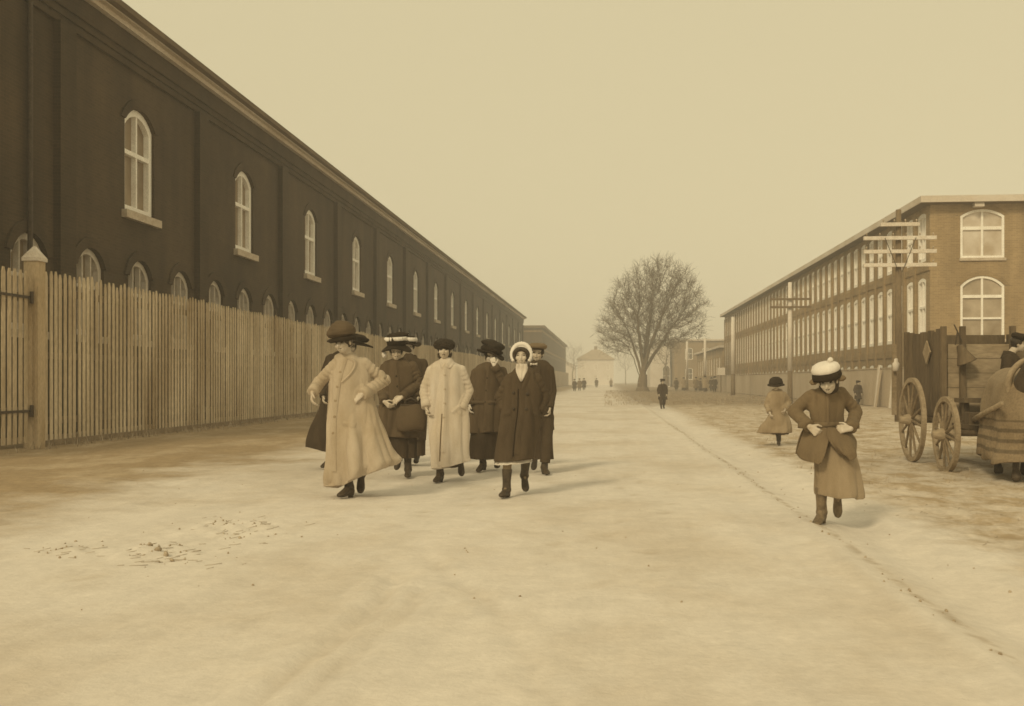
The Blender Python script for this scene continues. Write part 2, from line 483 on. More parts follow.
def trodden(X, Y):
    """wheel ruts and boot prints pressed into the road, 0 to 1"""
    T = np.zeros_like(X)
    for q_, (a0, b0) in enumerate(_RUTS):
        dx, dy = b0.x - a0.x, b0.y - a0.y; ln = math.hypot(dx, dy)
        dd = ((X - a0.x) * dy - (Y - a0.y) * dx) / ln + .05 * np.sin(Y * 2.1)
        al = ((X - a0.x) * dx + (Y - a0.y) * dy) / ln
        T = T + (.75, .6, .3)[q_] * np.exp(-(dd / .035) ** 2) * (al < ln + .4) * (al > -3) * (.6 + .4 * np.sin(al * 5))
    r = random.Random(12)
    for k in range(26):                                     # each a short walk of alternating prints
        x, y, a = r.uniform(-6.5, 3.2), r.uniform(4.5, 17), r.gauss(0, .35); w = r.uniform(.35, .9)
        for st in range(r.randint(3, 7)):
            sx = (.09 if st % 2 else -.09); px, py = x + sx * math.cos(a), y + sx * math.sin(a)
            m = (np.abs(X - px) < .3) & (np.abs(Y - py) < .4)
            u = (X[m] - px) * math.cos(a) + (Y[m] - py) * math.sin(a); v = -(X[m] - px) * math.sin(a) + (Y[m] - py) * math.cos(a)
            T[m] += w * np.exp(-((u / .045) ** 2 + (v / .12) ** 4))
            x -= math.sin(a) * -.0 + math.sin(a) * .62; y += math.cos(a) * .62
    return np.clip(T, 0, 1)
def g0(x, y): return float(gh(np.array([x]), np.array([y]))[0])

def ground():
    xs = np.concatenate([np.linspace(-260, -40, 23), np.linspace(-38, -14, 25)[:-1], np.arange(-14, -7, .12), np.arange(-7, 5, .05), np.arange(5, 9, .1), np.arange(9, 20, .5), np.linspace(20, 300, 30)])
    ys = np.concatenate([np.linspace(-45, 2, 20), np.arange(2.4, 12, .05), np.arange(12, 30, .17), np.arange(30, 140, 1.0), np.linspace(140, 620, 50)])
    X, Y = np.meshgrid(xs, ys); Z = gh(X, Y); TR = trodden(X, Y); Z = Z - .012 * TR; TR = TR.ravel()
    V = np.stack([X, Y, Z], -1).reshape(-1, 3); nx, ny = len(xs), len(ys)
    I = np.arange(nx * ny).reshape(ny, nx)
    Q = np.stack([I[:-1, :-1], I[:-1, 1:], I[1:, 1:], I[1:, :-1]], -1).reshape(-1, 4)
    fx = V[Q].mean(1)[:, 0]
    road = (fx > -8.4) & (fx < 1.55)
    for nm, sel in (('road', road), ('ground', ~road)):
        q = Q[sel]; u, inv = np.unique(q, return_inverse=True)
        me = bpy.data.meshes.new(nm); me.from_pydata(V[u].tolist(), [], inv.reshape(-1, 4).tolist()); me.update()
        me.attributes.new('trodden', 'FLOAT', 'POINT').data.foreach_set('value', TR[u].astype(np.float32))
        kind(obj(nm, me, M['earth'], smooth=True), 'structure')
ground()

def scatter():
    r = random.Random(4)
    # dry clods and stones trodden out of the road
    mb = MB()
    def clod(x, y, s):
        q = Euler((r.random() * 6, r.random() * 6, r.random() * 6)).to_matrix()
        mb.ball((x, y, g0(x, y) + s * .2), (s, s * r.uniform(.6, 1), s * r.uniform(.4, .7)), q, 6, 4)
    def straw(x, y, l, a):
        z = g0(x, y); dx, dy = math.cos(a) * l / 2, math.sin(a) * l / 2
        mb.tube([(x - dx, y - dy, z + .001), (x + dx, y + dy, z + r.uniform(.001, .012))], [.0016, .0022], 3)
    for (ax, ay), (bx, by), n, sp in (((196, 520), (245, 541), 40, .16), ((225, 522), (258, 532), 40, .18), ((140, 548), (215, 572), 34, .2), ((150, 546), (165, 560), 36, .10), ((52, 546), (80, 552), 30, .10)):
        p0, p1 = pxw(ax, ay), pxw(bx, by)
        for _ in range(n):
            t = r.random(); p = p0.lerp(p1, t); x, y = p.x + r.gauss(0, sp), p.y + r.gauss(0, sp)
            if r.random() < .5: straw(x, y, r.uniform(.03, .12), r.uniform(-.6, 1.2))
            else: clod(x, y, r.uniform(.004, .013))
    for px, py, sz in ((158, 553, .032), (166, 557, .028), (150, 551, .02), (172, 561, .02), (240, 538, .02)):
        p = pxw(px, py); clod(p.x, p.y, sz)
    for _ in range(300):
        y = 5 + 12 * r.random(); straw(r.uniform(2.4, 7.5), y, r.uniform(.02, .09), r.uniform(0, 3.1))
    for _ in range(160):
        y = 4.5 + 24 * r.random(); clod(1.63 + r.gauss(0, .05), y, r.uniform(.004, .014))
    for _ in range(260):
        y = 4 + 26 * r.random() ** 1.5
        clod(r.uniform(1.6, 9), y, r.uniform(.004, .012))
    for _ in range(260):
        y = 5 + 22 * r.random()
        clod(r.uniform(-9.5, 1.5), y, r.uniform(.003, .009))
    kind(mb.build('loose_gravel', M['clod'], smooth=True), 'stuff')['label'] = 'dry clods and small stones scattered over the dusty road'
    # short dead grass on the right verge, round the elm and under the fence
    mb = MB()
    def tuft(x, y, h, n):
        z = g0(x, y) - .01
        for _ in range(n):
            a = r.random() * 6.28; w = h * .06; l = h * r.uniform(.5, 1)
            dx, dy = math.cos(a), math.sin(a); bx, by = x + r.gauss(0, h * .5), y + r.gauss(0, h * .5)
            mb.poly([(bx - dy * w, by + dx * w, z), (bx + dy * w, by - dx * w, z), (bx + dx * l * .5, by + dy * l * .5, z + l)])
    for _ in range(1500):
        y = 12 + 40 * r.random() ** 1.4
        tuft(r.uniform(2.5, 11.5), y, r.uniform(.03, .09), 5)
    for _ in range(2600):
        tuft(r.uniform(-.2, 11.5) , r.uniform(50, 125), r.uniform(.08, .22), 5)
    for _ in range(500):
        tuft(-9.6 + r.gauss(.1, .15), r.uniform(14, 60), r.uniform(.06, .22), 5)
    kind(mb.build('dead_grass', M['drygrass']), 'stuff')['label'] = 'short dead grass on the verge and round the elm'
scatter()

# ------------------------------------------------------------------ facades and windows (local x along the wall, y outward, z up)
def arch_pts(w, zs, rise, n=10):
    """from the left springing to the right one"""
    if rise <= 0: return [(-w / 2, zs), (w / 2, zs)]
    r = (w * w / 4 + rise * rise) / (2 * rise); c = zs + rise - r; a0 = math.asin(min(1, w / 2 / r))
    if rise > w / 2 - 1e-6: a0 = math.pi / 2
    return [(r * math.sin(-a0 + 2 * a0 * i / n), c + r * math.cos(-a0 + 2 * a0 * i / n)) for i in range(n + 1)]
def facade(mb, u0, u1, z0, z1, rows, depth=.22):
    """rows: (zbottom, ztop, rise, width, [centres]); openings are cut out and get reveals"""
    def q(a, b, c, d): mb.poly([a, b, c, d])
    z = z0
    for zb, zt, rise, w, cs in sorted(rows):
        if zb > z: q((u0, 0, z), (u1, 0, z), (u1, 0, zb), (u0, 0, zb))
        u = u0
        for c in sorted(cs):
            q((u, 0, zb), (c - w / 2, 0, zb), (c - w / 2, 0, zt), (u, 0, zt))
            pts = arch_pts(w, zt - rise, rise)
            for (xa, za), (xb, zz) in zip(pts, pts[1:]):
                if rise > 0: q((c + xa, 0, za), (c + xb, 0, zz), (c + xb, 0, zt), (c + xa, 0, zt))
                q((c + xa, 0, za), (c + xb, 0, zz), (c + xb, -depth, zz), (c + xa, -depth, za))
            for sx in (-1, 1):
                x = c + sx * w / 2; q((x, 0, zb), (x, 0, zt - rise), (x, -depth, zt - rise), (x, -depth, zb))
            q((c - w / 2, 0, zb), (c + w / 2, 0, zb), (c + w / 2, -depth, zb), (c - w / 2, -depth, zb))
            u = c + w / 2
        q((u, 0, zb), (u1, 0, zb), (u1, 0, zt), (u, 0, zt))
        z = zt
    if z < z1: q((u0, 0, z), (u1, 0, z), (u1, 0, z1), (u0, 0, z1))
def win_meshes(w, h, rise, vbars, hbars, t=.09, d=.10, yb=-.2, bar=.045):
    """frame mesh and pane mesh; origin at the middle of the opening's bottom edge"""
    mb = MB()
    w0 = w - .006; zs = h - rise
    outer = [(-w0 / 2, .003)] + [(x, z - .003) for x, z in arch_pts(w0, zs, rise)] + [(w0 / 2, .003)]
    wi = w0 - 2 * t; ri = rise * wi / w0 if rise else 0
    inner = [(-wi / 2, t)] + [(x, z) for x, z in arch_pts(wi, h - t - ri, ri)] + [(wi / 2, t)]
    rings = []
    for y in (yb, yb + d): rings.append(([mb.vert((x, y, z)) for x, z in outer], [mb.vert((x, y, z)) for x, z in inner]))
    n = len(outer)
    for i in range(n):
        j = (i + 1) % n
        (o0, i0), (o1, i1) = rings
        mb.face((o1[i], o1[j], i1[j], i1[i])); mb.face((i0[i], i0[j], i1[j], i1[i]))
        mb.face((o0[i], o0[j], o1[j], o1[i])); mb.face((o0[i], o0[j], i0[j], i0[i]))
    def ztop(x):
        for (xa, za), (xb, zb) in zip(inner[1:-1], inner[2:-1]):
            if xa - 1e-6 <= x <= xb + 1e-6: return za + (zb - za) * (x - xa) / max(1e-6, xb - xa)
        return zs
    for x in vbars: mb.span((x - bar / 2, yb + .02, t - .01), (x + bar / 2, yb + d - .013, ztop(x) + .01))
    for k, z in enumerate(hbars):
        b2 = bar * (1.6 if k == 0 else 1)
        mb.span((-wi / 2 - .01, yb + .017, z - b2 / 2), (wi / 2 + .01, yb + d - .007 - .002 * k, z + b2 / 2))
    pm = MB(); pm.poly([(x, yb + .028, z) for x, z in [(-wi / 2 - .02, t - .02)] + [(x, z + .01) for x, z in arch_pts(wi + .03, h - t - ri, ri)] + [(wi / 2 + .02, t - .02)]])
    return mb.mesh('window'), pm.mesh('pane')
def sill_mesh(w, h, proj):
    mb = MB(); mb.span((-w / 2, -.03, -h), (w / 2, proj, -.002)); return mb.mesh('sill')
def hood_mesh(w, h, rise, t, proud):
    mb = MB(); zs = h - rise
    a = arch_pts(w + .01, zs, rise + .005); b = arch_pts(w + 2 * t, zs + (.02), rise + t)
    ra = [mb.vert((x, -.02, z)) for x, z in a]; rb = [mb.vert((x, -.02, z)) for x, z in b]
    fa = [mb.vert((x, proud, z)) for x, z in a]; fb = [mb.vert((x, proud, z)) for x, z in b]
    for i in range(len(a) - 1):
        mb.face((fa[i], fa[i + 1], fb[i + 1], fb[i])); mb.face((ra[i], ra[i + 1], fa[i + 1], fa[i])); mb.face((rb[i], rb[i + 1], fb[i + 1], fb[i]))
    for i in (0, -1): mb.face((fa[i], fb[i], rb[i], ra[i]))
    return mb.mesh('hood')
def put_windows(parent, name, locs, fm, pm, pane_mats, sill=None, hood=None, rotz=0, fmat='white_frame', hoodmat='brick_trim'):
    fm.materials.append(M[fmat])
    panes = []
    for k in pane_mats:
        c = pm.copy(); c.materials.append(M[k]); panes.append(c)
    if sill: sill.materials.append(M['stone'])
    if hood: hood.materials.append(M[hoodmat])
    for i, l in enumerate(locs):
        o = obj(name, fm, None, parent, l, rotz)
        obj('pane', panes[(i * 7 + i // 3) % len(panes)], None, o)
        if sill: obj('sill', sill, None, o)
        if hood: obj('hood', hood, None, o)

# ------------------------------------------------------------------ the long dark mill on the left
def mill_dark():
    XL, YC = -12.0, 80.0
    root = thing('mill_building', 'long dark brick mill with tall arched windows behind the picket fence', 'mill', (XL, YC, 0), R(-90))
    lx = lambda y: YC - y
    y0, y1 = 12.0, 147.3
    up = [26.05 + 7.814 * k for k in range(16)]
    low = [26.05 + 7.814 / 3 * k for k in range(-4, 47)]
    w = MB()
    facade(w, lx(y1), lx(y0), 0, 9.78, [(5.42, 8.1, .40, 1.72, [lx(y) for y in up]), (2.2, 4.24, .44, 1.34, [lx(y) for y in low])], .26)
    for x in (lx(y0), lx(y1)): w.poly([(x, 0, 0), (x, -20, 0), (x, -20, 9.78), (x, -10, 12.3), (x, 0, 9.78)])
    w.poly([(lx(y0), -20, 0), (lx(y1), -20, 0), (lx(y1), -20, 9.78), (lx(y0), -20, 9.78)])
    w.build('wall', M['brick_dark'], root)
    pil = [26.05 - 3.907 + 7.814 * j for j in range(-1, 17)]
    pm = MB(); pm.span((-.34, .002, 0), (.34, .17, 9.0)); pm = pm.mesh('pilaster'); pm.materials.append(M['brick_trim'])
    for y in pil: obj('pilaster', pm, None, root, (lx(y), 0, 0))
    c = MB()
    for k, (za, zb, d) in enumerate(((9.0, 9.16, .08), (9.16, 9.32, .13), (9.32, 9.775, .19))):
        c.span((lx(y1) + .004 * k, .002, za), (lx(y0) - .004 * k, d, zb - .002))
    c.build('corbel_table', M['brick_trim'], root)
    e = MB()
    e.span((lx(y1), .003, 9.78), (lx(y0), .33, 9.90)); e.span((lx(y1) - .1, .0, 9.902), (lx(y0) + .1, .46, 9.99))
    e.build('eave', M['eave_wood'], root)
    g = MB()
    g.loft([[(x, .47, 9.93), (x, .60, 9.97), (x, .62, 10.10), (x, .5, 10.12), (x, .47, 10.0)] for x in (lx(y1) - .15, lx(y0) + .15)])
    g.build('gutter', M['roof_dark'], root)
    r = MB()
    a, b = lx(y1) - .2, lx(y0) + .2
    for s0, s1, z0_, z1_ in ((.5, -10, 10.0, 12.5), (-10, -20.5, 12.5, 10.0)):
        r.loft([[(x, s0, z0_), (x, s1, z1_), (x, s1, z1_ + .14), (x, s0, z0_ + .14)] for x in (a, b)])
    r.build('roof', M['roof_dark'], root)
    dp = MB(); yd = yat(-12, 26)
    dp.tube([(lx(yd), .09, 0), (lx(yd), .09, 9.0), (lx(yd), .4, 9.75)], .055, 8)
    dp.build('downpipe', M['iron'], root)
    fm, pm = win_meshes(1.72, 2.68, .40, [0.0], [1.52], t=.17, d=.17, yb=-.25, bar=.07)
    put_windows(root, 'window', [(lx(y), 0, 5.42) for y in up], fm, pm, ['blind_tan', 'glass', 'blind_tan', 'glass_pale', 'blind_tan'], sill_mesh(2.05, .2, .14), hood_mesh(1.72, 2.68, .40, .24, .035))
    fm, pm = win_meshes(1.34, 2.04, .44, [-.2, .2], [1.15], t=.14, d=.17, yb=-.25, bar=.05)
    put_windows(root, 'basement_window', [(lx(y), 0, 2.2) for y in low], fm, pm, ['glass', 'glass', 'blind_tan', 'glass'], sill_mesh(1.5, .16, .08), hood_mesh(1.34, 2.04, .44, .24, .05), fmat='frame_dull')
mill_dark()

def mill_far_left():
    XL, Y0, Y1 = -10.5, 167.0, 262.0
    root = thing('mill_building', 'distant darker mill with rows of close windows at the end of the picket fence', 'mill', (XL, 210, 0), R(-90))
    lx = lambda y: 210 - y
    ys = [Y0 + 2.2 + 2.6 * k for k in range(35)]
    rows = [(6.6, 8.7, .15, 1.1, [lx(y) for y in ys]), (3.2, 5.6, .15, 1.1, [lx(y) for y in ys])]
    w = MB(); facade(w, lx(Y1), lx(Y0), 0, 9.6, rows, .2)
    x = lx(Y0); w.poly([(x, 0, 0), (x, -14, 0), (x, -14, 9.6), (x, 0, 9.6)])
    x = lx(Y1); w.poly([(x, 0, 0), (x, -14, 0), (x, -14, 9.6), (x, 0, 9.6)])
    w.poly([(lx(Y0), -14, 0), (lx(Y1), -14, 0), (lx(Y1), -14, 9.6), (lx(Y0), -14, 9.6)])
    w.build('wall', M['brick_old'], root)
    c = MB(); c.span((lx(Y1) - .4, -14.4, 9.602), (lx(Y0) + .45, .45, 10.0)); c.build('roof', M['roof_dark'], root)
    s = MB()
    for za in (8.95, 6.05): s.span((lx(Y0) + .003, -13.9, za), (lx(Y0) + .14, -.01, za + .28)); s.span((lx(Y1), .003, za), (lx(Y0), .12, za + .28))
    s.build('string_course', M['brick_far'], root)
    fm, pm = win_meshes(1.1, 2.1, .15, [0], [1.1], t=.12, d=.12, yb=-.2)
    put_windows(root, 'window', [(lx(y), 0, 6.6) for y in ys], fm, pm, ['glass', 'glass_pale'])
    fm, pm = win_meshes(1.1, 2.4, .15, [0], [1.2], t=.12, d=.12, yb=-.2)
    put_windows(root, 'window', [(lx(y), 0, 3.2) for y in ys], fm, pm, ['glass', 'glass_pale'])
mill_far_left()

# ------------------------------------------------------------------ the two-storey mill on the right
def mill_right():
    XR, YC, Y0, Y1 = 14.0, 88.0, 47.3, 128.2
    root = thing('mill_building', 'two storey brick mill with close rows of white framed windows and pale flat eaves', 'mill', (XR, YC, 0), R(90))
    lx = lambda y: y - YC
    ys = [48.5 + 1.783 * k for k in range(45) if 48.5 + 1.783 * k < Y1 - .8]
    cs = [lx(y) for y in ys]
    w = MB()
    facade(w, lx(Y0), lx(Y1), 0, 8.85, [(6.45, 8.62, .1, 1.2, cs), (2.98, 5.74, .12, 1.2, cs), (.9, 1.98, .1, 1.0, cs)], .24)
    # the end wall faces the photographer: built in its own frame, then turned
    e = MB()
    facade(e, -24, 0, 0, 8.85, [(6.5, 8.62, .28, 1.85, [-2.2, -6.0, -9.8]), (2.98, 5.72, .42, 1.85, [-2.2, -6.0, -9.8])], .24)
    T = Matrix.Translation((lx(Y0), 0, 0)) @ Matrix.Rotation(R(90), 4, 'Z')
    e.xform(T)
    off = len(w.v); w.v += e.v; w.f += [tuple(i + off for i in f) for f in e.f]; w.mi += e.mi
    w.poly([(lx(Y1), 0, 0), (lx(Y1), -24, 0), (lx(Y1), -24, 8.85), (lx(Y1), 0, 8.85)])
    w.poly([(lx(Y0), -24, 0), (lx(Y1), -24, 0), (lx(Y1), -24, 8.85), (lx(Y0), -24, 8.85)])
    w.build('wall', M['brick_mid'], root)
    pm = MB(); pm.span((-.16, .002, 0), (.16, .10, 8.5)); pm = pm.mesh('pier'); pm.materials.append(M['brick_band'])
    for y in ys: obj('pier', pm, None, root, (lx(y + .885), 0, 0))
    b = MB(); b.span((lx(Y0) + .003, .002, 6.0), (lx(Y1) - .003, .05, 6.28)); b.span((lx(Y0) + .003, .002, 2.3), (lx(Y1) - .003, .05, 2.62))
    b.build('belt_course', M['brick_band'], root)
    r = MB(); r.span((lx(Y0) - .5, -24.5, 8.853), (lx(Y1) + .4, .5, 8.95)); r.build('roof', M['roof_dark'], root)
    f = MB(); f.span((lx(Y0) - .54, -24.5, 8.87), (lx(Y0) - .5, .5, 9.15)); f.span((lx(Y0) - .54, .5, 8.87), (lx(Y1) + .4, .54, 9.15))
    f.span((lx(Y0) - .5, -24.5, 8.952), (lx(Y1) + .4, .5, 9.148))
    f.build('fascia', M['fascia'], root)
    br = MB(); br.span((lx(Y0) - .42, -2.15, 8.68), (lx(Y0) - .1, -1.75, 8.85)); br.build('eave_bracket', M['fascia'], root)
    fm, pm = win_meshes(1.2, 2.17, .1, [0], [1.1], t=.16, d=.22, yb=-.23, bar=.06)
    put_windows(root, 'window', [(lx(y), 0, 6.45) for y in ys], fm, pm, ['white_house', 'fascia', 'white_house', 'blind', 'fascia'])  # white panes here and below paint in bright sky reflection
    fm, pm = win_meshes(1.2, 2.76, .12, [0], [1.45], t=.16, d=.22, yb=-.23, bar=.06)
    put_windows(root, 'window', [(lx(y), 0, 2.98) for y in ys], fm, pm, ['fascia', 'white_house', 'blind', 'white_house'])
    fm, pm = win_meshes(1.0, 1.08, .1, [0], [.5], t=.14, d=.2, yb=-.21)
    put_windows(root, 'basement_window', [(lx(y), 0, .9) for y in ys], fm, pm, ['glass', 'glass_pale'])
    ends = (-2.2, -6.0, -9.8)
    fm, pm = win_meshes(1.85, 2.12, .28, [0], [1.3], t=.1, d=.12, yb=-.13, bar=.09)
    put_windows(root, 'end_window', [T @ Vector((c, 0, 6.5)) for c in ends], fm, pm, ['blind', 'glass_pale'], sill_mesh(1.95, .12, .08), hood_mesh(1.85, 2.12, .28, .2, .02), R(90), hoodmat='brick_band')
    fm, pm = win_meshes(1.85, 2.74, .42, [0], [1.85, .9], t=.1, d=.12, yb=-.13, bar=.08)
    put_windows(root, 'end_window', [T @ Vector((c, 0, 2.98)) for c in ends], fm, pm, ['glass_pale', 'blind'], sill_mesh(1.95, .12, .08), hood_mesh(1.85, 2.74, .42, .2, .02), R(90), hoodmat='brick_band')
mill_right()

def block(label, cat, name, x0, x1, y0, y1, h, wmat, rmat, front=(), side=(), roof='flat', rise=2.0, over=.4, trim='fascia', panes=('glass', 'glass_pale')):
    """a far building with its front towards the photographer and its street side facing left"""
    root = thing(name, label, cat, ((x0 + x1) / 2, (y0 + y1) / 2, 0))
    cx_, cy_ = (x0 + x1) / 2, (y0 + y1) / 2; a, b = (x1 - x0) / 2, (y1 - y0) / 2
    w = MB()
    fr = MB(); facade(fr, -a, a, 0, h, list(front), .2)
    TF = Matrix.Translation((0, -b, 0)) @ Matrix.Rotation(R(180), 4, 'Z'); fr.xform(TF)
    sd = MB(); facade(sd, -b, b, 0, h, list(side), .2)
    TS = Matrix.Translation((-a, 0, 0)) @ Matrix.Rotation(R(90), 4, 'Z'); sd.xform(TS)
    for k in (fr, sd):
        off = len(w.v); w.v += k.v; w.f += [tuple(i + off for i in f) for f in k.f]; w.mi += k.mi
    w.poly([(a, -b, 0), (a, b, 0), (a, b, h), (a, -b, h)]); w.poly([(-a, b, 0), (a, b, 0), (a, b, h), (-a, b, h)])
    w.build('wall', M[wmat], root)
    for rows, T, rz in ((front, TF, R(180)), (side, TS, R(90))):
        for zb, zt, ri, ww, cs in rows:
            fm, pm = win_meshes(ww, zt - zb, ri, [0], [(zt - zb) * .5], t=.1, d=.1, yb=-.17)
            put_windows(root, 'window', [T @ Vector((c, 0, zb)) for c in cs], fm, pm, list(panes), rotz=rz)
    r = MB(); o = over
    if roof == 'flat':
        r.span((-a - o, -b - o, h + .002), (a + o, b + o, h + .35))
    elif roof == 'hip':
        k = min(a, b) * .8
        lo = [(-a - o, -b - o, h + .002), (a + o, -b - o, h + .002), (a + o, b + o, h + .002), (-a - o, b + o, h + .002)]
        hi = [(-a + k, -b + k, h + rise), (a - k, -b + k, h + rise), (a - k, b - k, h + rise), (-a + k, b - k, h + rise)]
        r.loft([[(x, y, z) for x, y, z in lo], [(x, y, z + .15) for x, y, z in lo], hi])
    elif roof == 'gable':
        r.loft([[(-a - o, y, h + .002), (0, y, h + rise), (a + o, y, h + .002), (a + o, y, h + .25), (0, y, h + rise + .25), (-a - o, y, h + .25)] for y in (-b - o, b + o)])
        w2 = MB(); w2.poly([(-a, -b, h), (a, -b, h), (0, -b, h + rise * .99)]); w2.build('gable', M[wmat], root)
    rf = r.build('roof', M[rmat], root)
    if roof != 'hip' and trim:
        t = MB(); t.span((-a - o - .05, -b - o, h + .05), (-a - o - .002, b + o, h + .33))
        if roof == 'flat': t.span((-a - o - .05, -b - o - .05, h + .05), (a + o, -b - o - .002, h + .33))
        t.build('fascia', M[trim], root)
    return root
block('low brick shed with pale eave past the far end of the right mill', 'shed', 'brick_shed', 14.0, 24, 131, 168, 5.2, 'brick_mid', 'roof_dark',
      side=[(1.9, 4.2, .1, 1.3, [-15 + 3.4 * k for k in range(10)])])
block('far flat roofed brick mill beyond the low shed', 'mill', 'mill_building', 12.4, 34, 200, 260, 8.7, 'brick_far', 'fascia',
      front=[(1.4, 3.6, .2, 1.4, [-8 + 3.2 * k for k in range(6)]), (5.2, 7.4, .2, 1.4, [-8 + 3.2 * k for k in range(6)])])
block('pale distant gatehouse with an arched doorway behind the elm', 'gatehouse', 'gatehouse', 8.2, 12.0, 206, 222, 7.2, 'white_house', 'slate',
      front=[(.1, 4.2, .7, 1.5, [-1.2])], roof='gable', rise=1.6)
hs = block('white house with dark hip roof closing the far end of the street', 'house', 'white_house', -8.6, 1.6, 300, 310, 7.2, 'white_house', 'slate',
      front=[(1.2, 2.9, 0, 1.0, [-3.5, 0, 3.5]), (4.4, 6.0, 0, 1.0, [-3.5, 0, 3.5])], roof='hip', rise=3.0, panes=('blind', 'blind'))
ch = MB(); ch.span((-.5, -.4, 9.6), (.4, .4, 11.2)); ch.build('chimney', M['brick_far'], [c for c in hs.children if c.name.startswith('roof')][0])
block('pale low house left of the white house at the street end', 'house', 'white_house', -22, -10, 318, 328, 5.6, 'white_house', 'slate',
      front=[(1.2, 2.9, 0, 1.0, [-3.5, 0, 3.5])], roof='gable', rise=2.6, trim=None)

# ------------------------------------------------------------------ fences, gate
def picket(mb, y, x, h, w=.100, t=.016, z0=.04):
    rings = []
    for xx in (x - t / 2, x + t / 2):
        rings.append([(xx, y - w / 2, z0), (xx, y + w / 2, z0), (xx, y + w / 2, h - .09), (xx, y + w * .22, h), (xx, y - w * .22, h), (xx, y - w / 2, h - .09)])
    mb.loft(rings)
def fence_left():
    X = -9.8
    root = thing('picket_fence', 'tall weathered picket fence running along the street before the dark mill', 'fence', (X, 100, 0))
    r = random.Random(3)
    p = MB(); y = 17.55
    while y < 262:
        z = g0(X, y)
        picket(p, y - 100 + r.gauss(0, .006), .0 + r.gauss(0, .004), 3.08 + r.gauss(0, .02) + .025 * math.sin(y * .35) + .012 * math.sin(y * 1.1), .102 * r.uniform(.90, 1.06), z0=z + .05 + r.uniform(0, .04)); y += .168
    kind(p.build('pickets', M['fence_wood'], root), 'stuff')
    for z in (.45, 1.6, 2.75):
        q = MB(); q.span((-.10, -82.6, z - .06), (-.024, 162, z + .06)); q.build('rail', M['fence_rail'], root)
    pm = MB(); pm.span((-.23, -.06, -.1), (-.105, .06, 2.9)); pm = pm.mesh('fence_post'); pm.materials.append(M['fence_rail'])
    for k in range(80): obj('fence_post', pm, None, root, (0, -80.4 + 3.0 * k, 0))
    # base board
    q = MB(); q.span((.018, -82.5, -.05), (.045, 162, .11)); q.build('base_board', M['fence_rail'], root)
    yc = 17.2
    gp = thing('gate_post', 'big square gate post with pyramid cap at the near end of the picket fence', 'post', (X, yc, g0(X, yc)))
    b = MB(); s = .125
    b.span((-s, -s, -.2), (s, s, 3.2)); b.build('post', M['post_wood'], gp)
    c = MB(); s = .15
    c.loft([[(-s, -s, 3.202), (s, -s, 3.202), (s, s, 3.202), (-s, s, 3.202)], [(-s, -s, 3.26), (s, -s, 3.26), (s, s, 3.26), (-s, s, 3.26)], [(-.02, -.02, 3.46), (.02, -.02, 3.46), (.02, .02, 3.46), (-.02, .02, 3.46)]])
    c.build('post_cap', M['arm_wood'], gp)
    gt = thing('picket_gate', 'wide picket gate with iron strap hinges beside the capped gate post', 'gate', (X, 16, 0))
    p = MB(); y = 16.93
    while y > 13.0:
        picket(p, y - 16, r.gauss(0, .003), 3.02 + r.gauss(0, .012), .102, z0=.1); y -= .168
    kind(p.build('pickets', M['fence_wood'], gt), 'stuff')
    for z in (.64, 2.57):
        q = MB(); q.span((-.09, -3, z - .07), (-.022, 1.0, z + .07)); q.build('rail', M['fence_rail'], gt)
        h = MB(); h.span((.016, -.35, z - .022), (.03, 1.03, z + .022)); h.tube([(.045, 1.03, z - .1), (.045, 1.03, z + .1)], .032, 10); h.build('strap_hinge', M['iron'], gt)
fence_left()
def fence_right():
    X = 12.0
    root = thing('board_fence', 'low pale board fence along the foot of the right mill', 'fence', (X, 80, 0))
    r = random.Random(5)
    p = MB(); y = 28.0
    while y < 126:
        w = r.uniform(.17, .2); h = 1.68 + r.gauss(0, .008); t = r.uniform(0, .006)
        p.span((-.014 - t, y - 80 - w / 2, .03), (.012, y - 80 + w / 2 - .004, h)); y += w
    kind(p.build('boards', M['board_fence'], root), 'stuff')
    q = MB(); q.span((-.05, -52.1, 1.69), (.06, 46, 1.73)); q.build('cap_rail', M['board_fence'], root)
    pm = MB(); pm.span((.014, -.06, 0), (.13, .06, 1.68)); pm = pm.mesh('fence_post'); pm.materials.append(M['fence_rail'])
    for k in range(40): obj('fence_post', pm, None, root, (0, -51 + 2.45 * k, 0))
    # odd boards leaned on it
    for i, (y, n, lab) in enumerate(((44.9, 5, 'bundle of pale boards leaning on the low fence near the crossarm pole'), (47.6, 3, 'three pale boards leaning on the low fence left of the larger bundle'))):
        c = thing('leaning_boards', lab, 'boards', (X - .05, y, 0), 0, 'boards leaned on the fence')
        for k in range(n):
            b = MB(); yy = (k - n / 2) * .3 + r.uniform(-.05, .05)
            b.beam((-.26 + r.uniform(-.05, .05), yy, .01), (-.06, yy + r.uniform(-.05, .05), 1.55 + r.uniform(0, .4)), .16, .03); b.build('board', M['pole_white'] if k % 2 else M['board_fence'], c)
fence_right()

